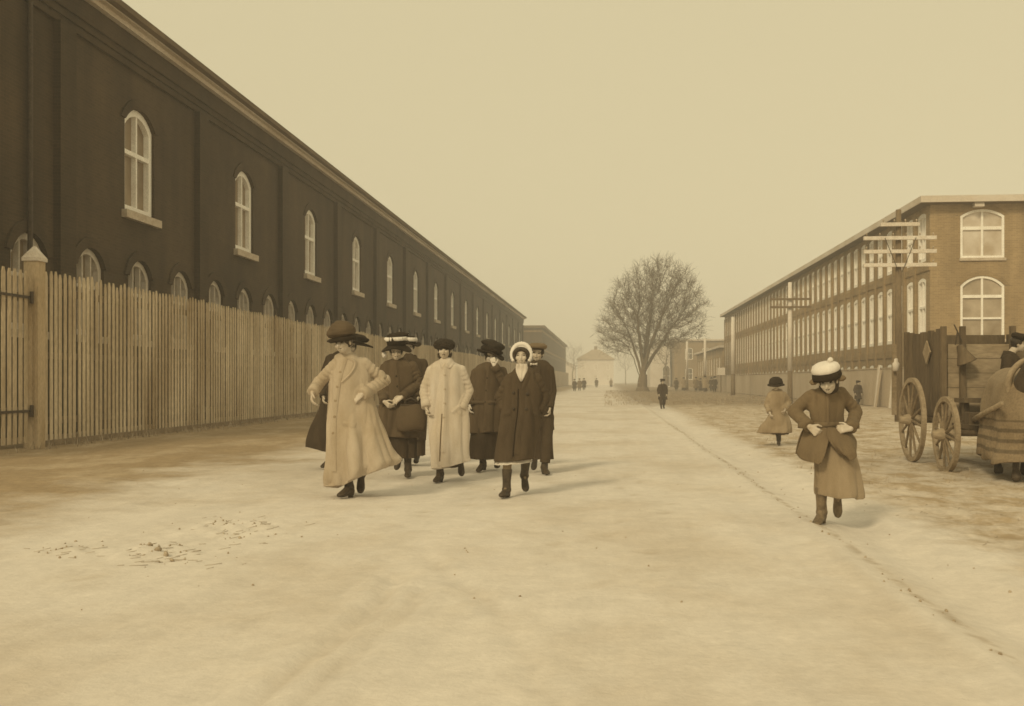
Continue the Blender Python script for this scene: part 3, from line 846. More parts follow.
# ------------------------------------------------------------------ poles
def pole(label, x, y, h, r, arms, white_from, arm_mat='arm_wood', lean=0):
    root = thing('utility_pole', label, 'pole', (x, y, g0(x, y)), 0, 'telegraph poles along the right verge')
    if white_from < h:
        b = MB(); b.tube([(0, 0, -.3), (0, 0, white_from)], [r * 1.1, r], 12); b.build('pole_base', M['pole_dark'], root, smooth=True)
        u = MB(); u.tube([(0, 0, white_from + .002), (lean, 0, h)], [r * 1.06, r * .8], 12); u.build('pole_shaft', M['pole_white'], root, smooth=True)
    else:
        u = MB(); u.tube([(0, 0, -.3), (lean, 0, h)], [r * 1.1, r * .75], 12); u.build('pole_shaft', M['pole_dark'], root, smooth=True)
    for z, w in arms:
        a = MB(); a.span((-w / 2, -r - .09, z - .05), (w / 2, -r + .01, z + .05)); ao = a.build('crossarm', M[arm_mat], root)
        n = max(4, int(w / .32))
        ins = MB()
        for k in range(n):
            xx = -w / 2 + .08 + (w - .16) * k / (n - 1)
            ins.lathe([(.010, 0), (.010, .03), (.02, .035), (.024, .07), (.014, .09), (.004, .095)], 8, (xx, -r - .04, z + .05))
        kind(ins.build('insulators', M['glass_pale'], ao, smooth=True), 'stuff')
    if len(arms) > 2:
        for sx in (-1, 1):
            b = MB(); b.beam((sx * .05, -r - .1, arms[0][0] - .2), (sx * .42, -r - .1, arms[-2][0]), .03, .012); b.build('brace', M['iron'], root)
    return root
zz = lambda px, py, X: (HY - py) / (px - VPX) * X + CH
pole('dark telegraph pole carrying four long pale crossarms beside the wagon', pxw(898.5, 422).x, pxw(898.5, 422).y, 5.95, .10, [(zz(899, 265.5, 8.15), 1.97), (zz(899, 252, 8.15), 1.97), (zz(899, 238.6, 8.15), 1.97), (zz(899, 225, 8.15), 1.06)], 99)
pole('tall whitewashed pole with dark foot and two dark crossarms behind the small running girl', 9.0, yat(9.0, 790), 6.05, .12, [(zz(790, 307, 9), 2.0), (zz(790, 299, 9), 2.0)], zz(790, 371, 9), 'arm_dark')
pole('whitewashed pole with dark foot at the far corner of the right mill', 10.0, yat(10.0, 733), 6.3, .17, [], zz(733, 374, 10), 'arm_dark')
pole('thin whitewashed pole in front of the low brick shed', 10.0, yat(10.0, 705), 5.6, .15, [], 1.8, 'arm_dark')
pole('farthest whitewashed pole, left of the low brick shed', 10.0, yat(10.0, 687), 6.2, .16, [], 1.8, 'arm_dark')
nb = thing('notice_board', 'small white notice board on a post at the far fence end', 'sign', (11.4, yat(11.4, 721), 0))
q = MB(); q.tube([(0, 0, 0), (0, 0, 2.6)], .06, 8); q.build('post', M['pole_dark'], nb)
q = MB(); q.span((-.35, -.1, 1.75), (.4, -.06, 2.5)); q.build('board', M['white_house'], nb)

# ------------------------------------------------------------------ bare trees
def bare_tree(label, x, y, blobs, trunk_h, r0, n_att, step, seed, twigs=3, base=1, group=None, twig_r=.012, vase=False):
    rr = np.random.default_rng(seed)
    root = thing('bare_tree', label, 'tree', (x, y, g0(x, y) - .02), 0, group)
    att = []
    for (c, rad, wgt) in blobs:
        n = int(n_att * wgt); p = rr.normal(size=(n, 3)); p /= np.linalg.norm(p, axis=1)[:, None]
        p *= (rr.uniform(0, 1, n) ** .42)[:, None]; att.append(p * np.array(rad) + np.array(c))
    att = np.concatenate(att)
    nodes, par = [], []
    m = int(trunk_h / step)
    for i in range(m + 1):
        t = i / m; nodes.append(np.array([.12 * math.sin(3 * t + seed) * t, 0, trunk_h * t])); par.append(i - 1)
    if vase:                                            # an elm: stout limbs leave the short bole together and arch outwards
        for q, (ax, ay, hz, st) in enumerate(((-1.5, .5, 6.4, .45), (-.6, -1.0, 7.2, .8), (.7, 1.0, 7.4, 1.0), (1.5, -.6, 7.0, .9), (2.6, .9, 6.0, .7), (-1.5, 1.2, 5.0, .3), (.3, -.3, 6.8, 1.0), (2.0, -1.2, 5.4, .5))):
            prev = int(m * st); b0 = nodes[prev]; k = int((hz - b0[2]) / step)
            for i in range(1, k + 1):
                t = i / k; nodes.append(b0 + np.array([ax * t ** 1.35, ay * t ** 1.35, (hz - b0[2]) * t]) + rr.normal(0, .04, 3)); par.append(prev if i == 1 else len(nodes) - 2)
    pos = np.array(nodes); par = list(par); alive = np.ones(len(att), bool)
    D = np.full(len(att), 1e9); near = np.zeros(len(att), int)
    def upd(lo):
        nonlocal D, near
        d = np.linalg.norm(att[:, None, :] - pos[None, lo:, :], axis=2); j = d.argmin(1); dm = d[np.arange(len(att)), j]
        b = dm < D; D = np.where(b, dm, D); near = np.where(b, j + lo, near)
    upd(0)
    for it in range(90):
        if not alive.any(): break
        use = alive & (D < 9.0)
        if not use.any(): break
        acc = {}
        for i in np.nonzero(use)[0]:
            v = att[i] - pos[near[i]]; acc.setdefault(near[i], []).append(v / (np.linalg.norm(v) + 1e-6))
        new = []
        for k, vs in acc.items():
            v = np.mean(vs, 0); pv = pos[k] - pos[par[k]] if par[k] >= 0 else np.array([0, 0, 1.]); pv = pv / (np.linalg.norm(pv) + 1e-6)
            v = v / (np.linalg.norm(v) + 1e-6) + .45 * pv + np.array([0, 0, .18]) + rr.normal(0, .18, 3); v /= np.linalg.norm(v)
            new.append(pos[k] + v * step); par.append(k)
        lo = len(pos); pos = np.concatenate([pos, np.array(new)]); upd(lo)
        alive &= D > step * 1.25
    n = len(pos); kids = [[] for _ in range(n)]
    for i, p in enumerate(par):
        if p >= 0: kids[p].append(i)
    rad = np.zeros(n)
    for i in range(n - 1, -1, -1):
        rad[i] = twig_r if not kids[i] else sum(rad[k] ** 2.25 for k in kids[i]) ** (1 / 2.25)
    sc = r0 / rad[0] if rad[0] > 0 else 1
    rad = np.maximum(twig_r, rad * (1 if sc > 1 else sc)); rad = np.where(rad > .06, .06 + (rad - .06) * max(1, sc) ** .75, rad)
    for i in range(n):
        if par[i] >= 0: rad[i] = min(rad[i], rad[par[i]])
    tr, cr = MB(), MB()
    # chains from each fork
    for i in range(n):
        for ck in kids[i]:
            if i != 0 and kids[i].index(ck) == 0 and len(kids[i]) == 1 and par[i] >= 0: continue
            ch = [i, ck]
            while len(kids[ch[-1]]) == 1: ch.append(kids[ch[-1]][0])
            pts = [pos[k] for k in ch]; rs = [rad[k] for k in ch]; rs[0] = min(rs[0], rad[ck] * 1.15)
            big = rs[0] > .12
            if i in [0] or par[i] < 0:
                rs[0] *= 1.5; rs[1] *= 1.15
            (tr if big else cr).tube(pts, rs, 9 if big else (5 if rs[0] > .05 else 3), caps=False)
    cen = np.mean([b[0] for b in blobs], 0)
    for i in range(n):
        if rad[i] < .05 and pos[i][2] > trunk_h * .8:
            for _ in range(twigs):
                out = pos[i] - (cen - np.array([0, 0, 4])); out /= np.linalg.norm(out)
                v = out * .7 + rr.normal(0, .6, 3) + np.array([0, 0, .25]); v /= np.linalg.norm(v)
                L = rr.uniform(.6, 1.6) * step * 1.9; b = pos[i] + v * L * .5 + rr.normal(0, .05, 3); e = pos[i] + v * L + np.array([0, 0, -.08 * L])
                cr.tube([pos[i], b, e], [twig_r * .9, twig_r * .7, twig_r * .35], 3, caps=False)
                v2 = v + rr.normal(0, .6, 3); cr.tube([b, b + v2 / np.linalg.norm(v2) * L * .55], [twig_r * .6, twig_r * .3], 3, caps=False)
    tr.build('trunk', M['bark'], root, smooth=True); cr.build('crown', M['twig'], root)
    return root
bare_tree('large bare vase shaped elm standing on the grass in mid street', 3.75, 116, [((.9, 0, 8.7), (4.9, 4.6, 5.2), .55), ((1.9, 0, 10.3), (4.4, 4.3, 4.2), .45), ((4.8, 0, 8.6), (2.2, 2.8, 3.8), .14), ((-2.6, 0, 6.6), (2.4, 2.8, 3.0), .18), ((.6, 0, 7.2), (2.6, 2.4, 3.4), .5)],
          2.4, .95, 1700, .45, 5, 5, vase=True, twig_r=.016)
for i, (x, y, s, lab) in enumerate(((9.3, 168, .7, 'smaller faint bare tree beyond the elm, near the far brick mill'), (-9.5, 285, .8, 'hazy bare tree left of the white house'), (5.5, 330, .9, 'hazy bare tree rising right of the white house'))):
    bare_tree(lab, x, y, [((0, 0, 9 * s), (4.2 * s, 4.2 * s, 5 * s), 1)], 2.8 * s, .3, 220, .8, 20 + i, 2, group='faint bare trees far down the street', twig_r=.02)

# ------------------------------------------------------------------ people
def rot_to(d, up=Vector((0, 0, 1))):
    return Vector(d).to_track_quat('Z', 'Y').to_matrix()
def hand_solids(mb, wrist, d, n, s=1.0, curl=28, side=1):
    wrist = Vector(wrist); d = Vector(d).normalized(); n = Vector(n); n = (n - d * n.dot(d)).normalized(); l = d.cross(n) * side
    for k in (-1.2, 0, 1.2):
        mb.cap(wrist + l * k * .008 * s, wrist + (d * .082 + l * k * .021) * s, .016 * s, .0135 * s, 10)
    for i, ln in enumerate((.066, .076, .071, .056)):
        b = wrist + (d * (.084 - .004 * abs(i - 1.5)) + l * (i - 1.5) * .0215) * s
        c1, c2 = R(curl + 4 * i), R(curl * 2.2 + 5 * i)
        m = b + (d * math.cos(c1) + n * math.sin(c1)) * ln * .52 * s
        e = m + (d * math.cos(c2) + n * math.sin(c2)) * ln * .5 * s
        mb.cap(b, m, .0092 * s, .0086 * s, 8); mb.cap(m, e, .0086 * s, .007 * s, 8)
    b = wrist + (d * .022 - l * .026) * s; m = b + (d * .6 - l * .62 + n * .35).normalized() * .042 * s; e = m + (d * .85 - l * .2 + n * .45).normalized() * .034 * s
    mb.cap(b, m, .0125 * s, .0105 * s, 8); mb.cap(m, e, .0105 * s, .0082 * s, 8)

def cat_interp(keys, n):
    """smooth interpolation through rows of numbers"""
    K = np.array(keys, float); m = len(K); out = []
    for j in range(n):
        t = j / (n - 1) * (m - 1); i = min(int(t), m - 2); u = t - i
        p0, p1, p2, p3 = K[max(i - 1, 0)], K[i], K[i + 1], K[min(i + 2, m - 1)]
        m1, m2 = (p2 - p0) / 2, (p3 - p1) / 2
        out.append((2 * u ** 3 - 3 * u ** 2 + 1) * p1 + (u ** 3 - 2 * u ** 2 + u) * m1 + (-2 * u ** 3 + 3 * u ** 2) * p2 + (u ** 3 - u ** 2) * m2)
    return np.array(out)

def cloth_loft(mb, rings, folds, seed, n=110, levels=56):
    """rings: (x, halfwidth, z, depth ratio, y, tilt) from the top down; folds: (start fraction, amplitude, list of fold counts, drift)"""
    K = cat_interp(rings, levels); r = np.random.default_rng(seed)
    f0, amp, cnt, drift = folds
    ph = r.uniform(0, 6.28, len(cnt)); wt = np.array([1.0, .45, .3, .2][:len(cnt)]); wt /= wt.sum()
    th = np.arange(n) / n * 2 * math.pi
    out = []
    for j, (x, hw, z, dr, y, tl) in enumerate(K):
        t = j / (levels - 1); A = amp * max(0, (t - f0) / (1 - f0)) ** 1.15
        fo = sum(w * (2.6 * np.abs(np.sin((c * th + p + drift * t + .5 * np.sin(2 * th + p)) / 2)) - 1.65) for c, p, w in zip(cnt, ph, wt))
        k = 1 + A * fo
        lo = 1 + .25 * A * np.sin(2 * th + ph[0] + 1.5 * t)
        px, py = x + hw * k * lo * np.cos(th), y + hw * dr * k * np.sin(th)
        pz = z + tl * np.cos(th) + (A * .05 * fo if t > .97 else 0)
        out.append([tuple(v) for v in np.stack([px, py, pz * np.ones(n)], -1)])
    mb.loft(out)

class Surf:
    def __init__(s, me):
        s.t = BVHTree.FromPolygons([v.co.copy() for v in me.vertices], [tuple(p.vertices) for p in me.polygons])
    def front(s, x, z, off=.004):
        h = s.t.ray_cast(Vector((x, -3, z)), Vector((0, 1, 0)))
        return None if h[0] is None else h[0] + h[1] * off
    def strip(s, path, width, off=.006, thick=.008):
        """a flat band of cloth lying on the front of a garment"""
        mb = MB(); rings = []
        P = cat_interp(path, max(8, len(path) * 6))
        for i, (x, z) in enumerate(P):
            dx, dz = P[min(i + 1, len(P) - 1)] - P[max(i - 1, 0)]; l = math.hypot(dx, dz) or 1; nx, nz = -dz / l, dx / l
            a = s.front(x + nx * width / 2, z + nz * width / 2, 0); b = s.front(x - nx * width / 2, z - nz * width / 2, 0)
            c = s.front(x, z, 0)
            if a is None or b is None or c is None: continue
            o = Vector((0, -off, 0)); o2 = Vector((0, -off - thick, 0)); i_ = Vector((0, .012, 0))
            rings.append([a + i_, a + o, c + o2, b + o, b + i_])
        if len(rings) > 1: mb.loft(rings)
        return mb
    def ring(s, z, c, n=40, off=.004, h=.04, thick=.01):
        mb = MB(); rings = []
        for i in range(n + 1):
            a = 2 * math.pi * i / n; d = Vector((math.cos(a), math.sin(a), 0))
            hit = s.t.ray_cast(Vector((c[0], c[1], z)) + d * .9, -d)
            if hit[0] is None: continue
            p = hit[0]
            rings.append([p - d * .012 + Vector((0, 0, -h / 2)), p + d * (off + thick) + Vector((0, 0, -h / 2)), p + d * (off + thick) + Vector((0, 0, h / 2)), p - d * .012 + Vector((0, 0, h / 2))])
        if len(rings) > 2: mb.loft(rings)
        return mb

def shoe_mesh(ankle, knee, yaw, pitch, s, voxel):
    """a laced boot: rounded toe, heel block, shaft up the shin"""
    mb = MB(); T = Matrix.Translation(ankle) @ Matrix.Rotation(yaw, 4, 'Z') @ Matrix.Rotation(-pitch, 4, 'X')
    P = lambda x, y, z: T @ Vector((x * s, y * s, z * s))
    prof = [(.075, .022, -.098, -.03), (.06, .032, -.105, .0), (.02, .034, -.102, .01), (-.03, .034, -.099, .0), (-.08, .040, -.112, -.035), (-.13, .042, -.118, -.062), (-.165, .031, -.116, -.078), (-.182, .014, -.110, -.088)]
    rings = []
    for y, hw, zb, zt in prof:
        c, h = (zb + zt) / 2, (zt - zb) / 2
        rings.append([P(hw * math.cos(a), y, c + h * math.sin(a)) for a in [2 * math.pi * k / 14 for k in range(14)]])
    mb.loft(rings)
    mb.loft([[P(.026 * math.cos(a), .042 + .026 * math.sin(a), z) for a in [2 * math.pi * k / 10 for k in range(10)]] for z in (-.12, -.08)])
    sh = (Vector(knee) - Vector(ankle)).normalized()
    mb.tube([P(0, .015, -.03), Vector(ankle) + sh * .06 * s, Vector(ankle) + sh * .19 * s], [.046 * s, .043 * s, .054 * s], 14)
    mb.ball(P(0, .01, -.02), .05 * s)
    return remesh(mb, voxel, 2)

def hat_piece(prof, n=36, wob=None, sq=(1, 1)):
    mb = MB(); mb.lathe(prof, n, (0, 0, 0), wob); mb.v = [(x * sq[0], y * sq[1], z) for x, y, z in mb.v]; return mb
def fluff(seed, c, rad, amp, freq, n=40, m=22):
    mb = MB(); mb.ball((0, 0, 0), 1, n=n, m=m); v = np.array(mb.v); w = waves(seed, 14, freq * .5, freq)
    k = 1 + amp * wnoise(v, w); v = v * k[:, None] * np.array(rad) + np.array(c); mb.v = [tuple(p) for p in v]; return mb

def person(label, px0, base, sp, group=None):
    d = CH * F / (base - HY); ppm = F / d
    at = pxw(px0, base); at.z = g0(at.x, at.y)
    root = thing('person', label, 'person', at, YAW, group)
    def P(q): return Vector(((q[0] - px0) / ppm, q[2] if len(q) > 2 else 0.0, (base - q[1]) / ppm))
    return make_person(root, P, ppm, sp)

def make_person(root, P, ppm, sp):
    lod = sp.get('lod', 0); vox = (.0055, .014, .03)[lod]; cvox = (.0085, .016, .034)[lod]
    hh = sp.get('hh', .215); S = hh / .215
    hc = P(sp['head'])
    HR = Euler((R(sp.get('pitch', 0)), R(sp.get('roll', 0)), R(sp.get('yaw', 0)))).to_matrix()
    HM = Matrix.Translation(hc) @ HR.to_4x4() @ Matrix.Scale(S, 4)
    hp = lambda *q: HM @ Vector(q)
    sa, sb = P(sp['sh'][0]), P(sp['sh'][1])
    ea, eb = P(sp['el'][0]), P(sp['el'][1]); wa, wb = P(sp['wr'][0]), P(sp['wr'][1])
    neck = (sa + sb) / 2 + Vector((0, .01, .035 * S))
    pel = P(sp['pel'])
    sa = sa + Vector((.008, 0, -.022 * S)); sb = sb + Vector((-.008, 0, -.022 * S))
    b = MB()
    # head
    b.ball(hp(0, .012, .022), (.074 * S, .090 * S, .088 * S), HR, 20, 14)
    b.ball(hp(0, -.020, -.030), (.060 * S, .064 * S, .072 * S), HR, 20, 14)
    b.ball(hp(0, -.036, -.076), (.034 * S, .038 * S, .030 * S), HR)
    for sx in (-1, 1):
        b.ball(hp(sx * .033, -.058, -.024), .027 * S); b.ball(hp(sx * .075, .010, -.012), (.010 * S, .018 * S, .029 * S), HR)
    b.cap(hp(0, -.083, .004), hp(0, -.100, -.030), .008 * S, .0125 * S, 10)
    b.cap(hp(0, -.083, -.062), hp(0, -.083, -.060), .014 * S, .014 * S, 8)
    b.cap(hp(0, .022, -.05), neck, .046 * S, .050 * S)
    # trunk: chest, waist, pelvis
    hwid = .085 * S
    ch = (sa + sb) / 2 + Vector((0, .01, -.10 * S))
    b.cap(sa * .75 + sb * .25, sb * .75 + sa * .25, .055 * S, .055 * S); b.ball(ch, (.115 * S, .075 * S, .12 * S))
    b.cap(ch, pel + Vector((0, 0, .10)), .075 * S, .07 * S); b.ball(pel, (.115 * S, .075 * S, .10 * S))
    for s_, e_, w_, sd, hk in ((sa, ea, wa, -1, 0), (sb, eb, wb, 1, 1)):
        b.cap(s_, e_, .046 * S, .037 * S); b.cap(e_, w_, .036 * S, .025 * S)
        if lod < 2:
            fd = (w_ - e_).normalized()
            hd = sp.get('hd', [None, None])[hk]; hd = Vector(hd) if hd else fd
            hn = sp.get('hn', [None, None])[hk]; hn = Vector(hn) if hn else Vector((-sd, -.2, .0))
            hand_solids(b, w_, hd, hn, S * (1.02 if lod == 0 else 1.1), sp.get('curl', 28), sd)
        else: b.ball(w_ + (w_ - e_).normalized() * .06, .04)
    shoes = []
    for k, ft in enumerate(sp['feet']):
        px, py, dy, yaw, pit = ft[:5]
        sole = P((px, py, dy)); A = Matrix.Rotation(R(yaw), 3, 'Z') @ Matrix.Rotation(-R(pit), 3, 'X')
        ank = sole + A @ Vector((0, .075 * S, .118 * S)); sd = -1 if k == 0 else 1
        hip = pel + Vector((sd * hwid, 0, -.03)); kn = (hip + ank) / 2 + Vector((sd * .01, -.055 * S - (ft[5] if len(ft) > 5 else 0), 0))
        if len(ft) > 6: kn = P(ft[6])
        b.cap(hip, kn, .078 * S, .054 * S); b.cap(kn, kn * .45 + ank * .55 + Vector((0, .012, 0)), .05 * S, .046 * S); b.cap(kn * .5 + ank * .5 + Vector((0, .012, 0)), ank, .048 * S, .032 * S)
        b.cap(ank, ank + A @ Vector((0, -.10 * S, -.075 * S)), .026 * S, .016 * S)
        shoes.append((ank, kn, R(yaw), R(pit), hip))
    me = remesh(b, vox, 3)
    for k in ('skin', sp.get('stocking', 'stocking'), 'eye', 'lip', 'brow', sp.get('glove', 'skin')): me.materials.append(M[k])
    # face: sockets, mouth and colours
    V = coords(me); Hi = np.array(HM.inverted()); loc = V @ Hi[:3, :3].T + Hi[:3, 3]
    x, y, z = loc.T; face = (y < -.03) & (np.abs(x) < .08) & (np.abs(z) < .13)
    push = np.zeros(len(V))
    for sx in (-1, 1): push += .010 * np.exp(-(((x - sx * .031) / .017) ** 2 + ((z - .004) / .012) ** 2)) - .0035 * np.exp(-(((x - sx * .031) / .008) ** 2 + ((z - .001) / .005) ** 2))
    push += .007 * np.exp(-((x / .026) ** 2 + ((z + .0575) / .0035) ** 2)) - .003 * np.exp(-((x / .02) ** 2 + ((z + .022 + .045) / .006) ** 2))
    push = np.where(face, push, 0) * S
    dirb = np.array(HR @ Vector((0, 1, 0)))
    V = V + push[:, None] * dirb; setco(me, V)
    if lod == 2: pass
    nf = len(me.polygons); cen = np.empty(nf * 3); me.polygons.foreach_get('center', cen); cen = cen.reshape(-1, 3)
    fl = cen @ Hi[:3, :3].T + Hi[:3, 3]; x, y, z = fl.T; mi = np.zeros(nf, int)
    legz = pel.z - .02
    mi[cen[:, 2] < legz] = 1
    for w_ in (wa, wb):
        dd = np.linalg.norm(cen - np.array(w_), axis=1); mi[dd < .21 * S] = 5
    fr = (y < -.04)
    if lod < 2:
        sm = sp.get('smile', .3)
        for sx in (-1, 1):
            mi[fr & (np.abs(x - sx * .031) < .0115) & (np.abs(z - .002) < .0048)] = 2
            mi[fr & (np.abs(x - sx * .033) < .016) & (np.abs(z - .0225 + np.abs(x - sx * .03) * .15) < .0028)] = 4
        mi[fr & (np.abs(x) < .020) & (np.abs(z + .058 - sm * 8 * x * x) < .0042)] = 3
    me.polygons.foreach_set('material_index', mi.astype(np.int32))
    obj('body', me, None, root)
    for ank, kn, yw, pt, hip in shoes:
        obj('shoe', shoe_mesh(ank, kn, yw, pt, S * 1.05, vox * 1.3), M[sp.get('boot', 'leather')], root)
    # ---- clothes
    seed = sp.get('seed', 1)
    def L(rings): return [((q[0] - P.px0) / ppm if False else P((q[0], q[2])).x, q[1] / ppm, P((q[0], q[2])).z, q[3] if len(q) > 3 else .62, q[4] if len(q) > 4 else 0.0, q[5] if len(q) > 5 else 0.0) for q in rings]
    arms = [(np.array(p0), np.array(p1)) for p0, p1 in ((sa, ea), (ea, wa), (sb, eb), (eb, wb))]
    def drape(me_, a1, a2, sd):
        # hanging folds run down the cloth; sleeves crease across the arm, most of all at the elbow
        V = coords(me_); Nn = normals(me_)
        best = np.full(len(V), 1e9); along = np.zeros(len(V)); bend = np.zeros(len(V))
        for q, (p0, p1) in enumerate(arms):
            d = p1 - p0; L2 = d @ d; t = np.clip((V - p0) @ d / L2, 0, 1); r = np.linalg.norm(V - p0 - t[:, None] * d, axis=1)
            b_ = r < best; best = np.where(b_, r, best); along = np.where(b_, t * math.sqrt(L2), along)
            bend = np.where(b_, t if q % 2 == 0 else 1 - t, bend)
        arm = np.clip(1 - (best / (.075 * S) - 1) * 5, 0, 1)
        w1 = 2.2 * (np.minimum(np.abs(wnoise(V, waves(sd, 14, 2.2, 5.5, (1, 1, .17)))), 1.0) - .6)
        w2 = wnoise(V, waves(sd + 1, 14, 4, 9)); w3 = np.clip(wnoise(V, waves(sd + 2, 12, 2, 5, (1, 1, .6))), -1.3, 1.3)
        k = (1 - arm) * (w1 * a1 + w3 * a2 * .6) + arm * 1.8 * (np.abs(np.sin(along * math.pi / .058 + .9 * w2)) - .65) * a2 * (.25 + .75 * bend) * np.clip(.6 + .6 * w3, 0, 1.3)
        k = k * np.clip((Nn[:, 2] + .75) / .35, 0, 1)
        setco(me_, V + Nn * k[:, None])
    if sp.get('trousers'):
        t = MB()
        for ank, kn, yw, pt, hip in shoes:
            t.cap(hip, kn, .095 * S, .075 * S); t.tube([kn, ank + (kn - ank).normalized() * .04], [.075 * S, .066 * S], 16)
        t.ball(pel, (.14 * S, .115 * S, .13 * S))
        tm = remesh(t, cvox, 3); drape(tm, .006, .004, seed + 7); obj('trousers', tm, M[sp['trousers']], root)
    if sp.get('skirt'):
        k = sp['skirt']; t = MB(); cloth_loft(t, L(k['rings']), k.get('folds', (.15, .10, (7, 9, 12), 1.0)), seed + 3, 110 if lod < 2 else 24, 50 if lod < 2 else 10)
        tm = t.mesh('skirt'); tm.shade_smooth(); drape(tm, .005, .002, seed + 9); so = obj('skirt', tm, M[k['mat']], root)
    if sp.get('petticoat'):
        k = sp['petticoat']; t = MB(); cloth_loft(t, L(k['rings']), k.get('folds', (0, .10, (11, 15, 19), 1.0)), seed + 4, 120, 16)
        tm = t.mesh('petticoat'); tm.shade_smooth(); obj('petticoat', tm, M[k['mat']], root)
    c = sp['coat']; t = MB()
    cloth_loft(t, L(c['rings']), c.get('folds', (.35, .09, (6, 8, 11), 1.0)), seed, 110 if lod < 2 else 28, 60 if lod < 2 else 14)
    r0, r1, r2 = c.get('sleeve', (.064, .058, .050))
    for s_, e_, w_ in ((sa, ea, wa), (sb, eb, wb)):
        t.ball(s_, r0 * 1.02 * S); t.ball(e_, r1 * S); t.tube([s_, s_ * .5 + e_ * .5, e_], [r0 * S, r0 * .97 * S, r1 * S], 16)
        fw = (w_ - e_).normalized(); t.tube([e_, e_ * .5 + w_ * .5, w_ - fw * .005], [r1 * S, (r1 + r2) / 2 * S * 1.04, r2 * S], 16)
    t.cap(sa * .8 + sb * .2, sb * .8 + sa * .2, r0 * .92 * S, r0 * .92 * S)
    cm = remesh(t, cvox, 3 if lod < 2 else 1)
    if lod < 2: drape(cm, c.get('wr', .008) * 1.45, c.get('wr2', .007) * 1.3, seed + 5)
    cm.materials.append(M[c['mat']])
    co = obj('coat', cm, None, root)
    if lod < 2:
        sf = Surf(cm)
        # collar
        if c.get('collar', True):
            k = MB(); nr = c.get('collar_r', .062) * S; hgt = c.get('collar_h', .07) * S; rings = []
            nc = neck + Vector((0, .0, -.005))
            for i in range(33):
                a = R(-90 + 18) + R(324) * i / 32; d_ = Vector((math.cos(a), math.sin(a), 0)); up = .8 + .2 * math.sin(a)
                p0 = nc + d_ * nr * .95 + Vector((0, 0, hgt * up)); p1 = nc + d_ * nr * 1.75 + Vector((0, 0, -hgt * .55)); p2 = nc + d_ * nr * 1.0 + Vector((0, 0, -hgt * .8))
                rings.append([p0, p0 + d_ * .012, p1 + Vector((0, 0, .012)), p1, p2])
            k.loft(rings); k.build('collar', M[c.get('collar_mat', c['mat'])], co, smooth=True)
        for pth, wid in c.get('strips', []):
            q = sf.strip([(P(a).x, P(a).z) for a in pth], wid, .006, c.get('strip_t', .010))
            if q.v: q.build('placket' if wid > .03 else ('lapel' if wid > .02 else 'piping'), M[c.get('strip_mat', c['mat']) if wid > .02 else c.get('pipe', 'coat_grey')], co, smooth=False)  # narrowest strips: dark cloth painting the shade line of the front overlap
        for a in c.get('buttons', []):
            p = sf.front(P(a).x, P(a).z, .008)
            if p is not None:
                q = MB(); q.ball(p, (.016, .009, .016), None, 10, 6); q.build('button', M[c.get('button_mat', 'felt_black')], co, smooth=True)
        for a in c.get('pockets', []):
            q = sf.strip([(P(a[0]).x, P(a[0]).z), (P(a[1]).x, P(a[1]).z)], .05, .003, .008)
            if q.v: q.build('pocket_flap', M[c['mat']], co)
        if c.get('belt'):
            p = P(c['belt']); q = sf.ring(p.z, (p.x, 0), 44, .003, .05, .008)
            if q.v: q.build('belt', M[c['mat']], co, smooth=True)
        for s_, e_, w_ in ((sa, ea, wa), (sb, eb, wb)):
            q = MB(); fw = (w_ - e_).normalized(); q.tube([w_ - fw * .085, w_ - fw * .083, w_ - fw * .002, w_], [r2 * S * 1.04, r2 * S * 1.16, r2 * S * 1.12, r2 * S * .9], 18); q.build('cuff', M[c.get('cuff_mat', c['mat'])], co, smooth=True)
    # ---- hair and hat in the head's own frame
    def onhead(mb_, name, m, par=root, smooth=True):
        mb_.xform(HM); return mb_.build(name, M[m], par, smooth=smooth)
    hr = sp.get('hair', 'bun')
    if hr:
        a = fluff(seed + 20, (0, .024, .020), (.086, .090, .094), .035, 1.6, *((36, 20) if lod < 2 else (10, 7)))
        if hr == 'loose':
            f2 = fluff(seed + 21, (0, .045, -.05), (.088, .06, .085), .05, 1.6); off = len(a.v); a.v += f2.v; a.f += [tuple(i + off for i in f) for f in f2.f]; a.mi += f2.mi
        onhead(a, 'hair', 'hair')
    ht = sp.get('hat')
    if ht:
        HATS[ht[0]](onhead, seed, *ht[1:])
    return root, P, (sa, sb, ea, eb, wa, wb), S, HM

def hat_turban(on, seed, m='felt_grey', r=.135, h=.17, z0=.03):
    a = fluff(seed, (0, 0, 0), (1, 1, 1), .030, 1.5, 56, 34); q = []
    for x, y, z in a.v:                                     # a soft knitted crown, slumped to one side over a turned-up roll
        k = 1.0 if z < .1 else 1 - .16 * (z - .1)
        zz_ = z * (.55 if z < 0 else 1.0)
        q.append((x * r * 1.04 * k + .022 * max(0, z), y * r * k, z0 + h * .36 + zz_ * h * .62 - .020 * x * max(0, z) + .004 * math.sin(zz_ * 22 + 3 * x)))
    a.v = q; o = on(a, 'hat', m)
    w = lambda a_, z: .03 * math.sin(2 * a_ + seed) + .02 * math.sin(5 * a_)
    on(hat_piece([(r * .70, z0 - .020), (r * .88, z0 - .024), (r * .99, z0 - .012), (r * 1.02, z0 + .010), (r * .9, z0 + .02)], 48, w), 'hat_band', 'felt_black', o)
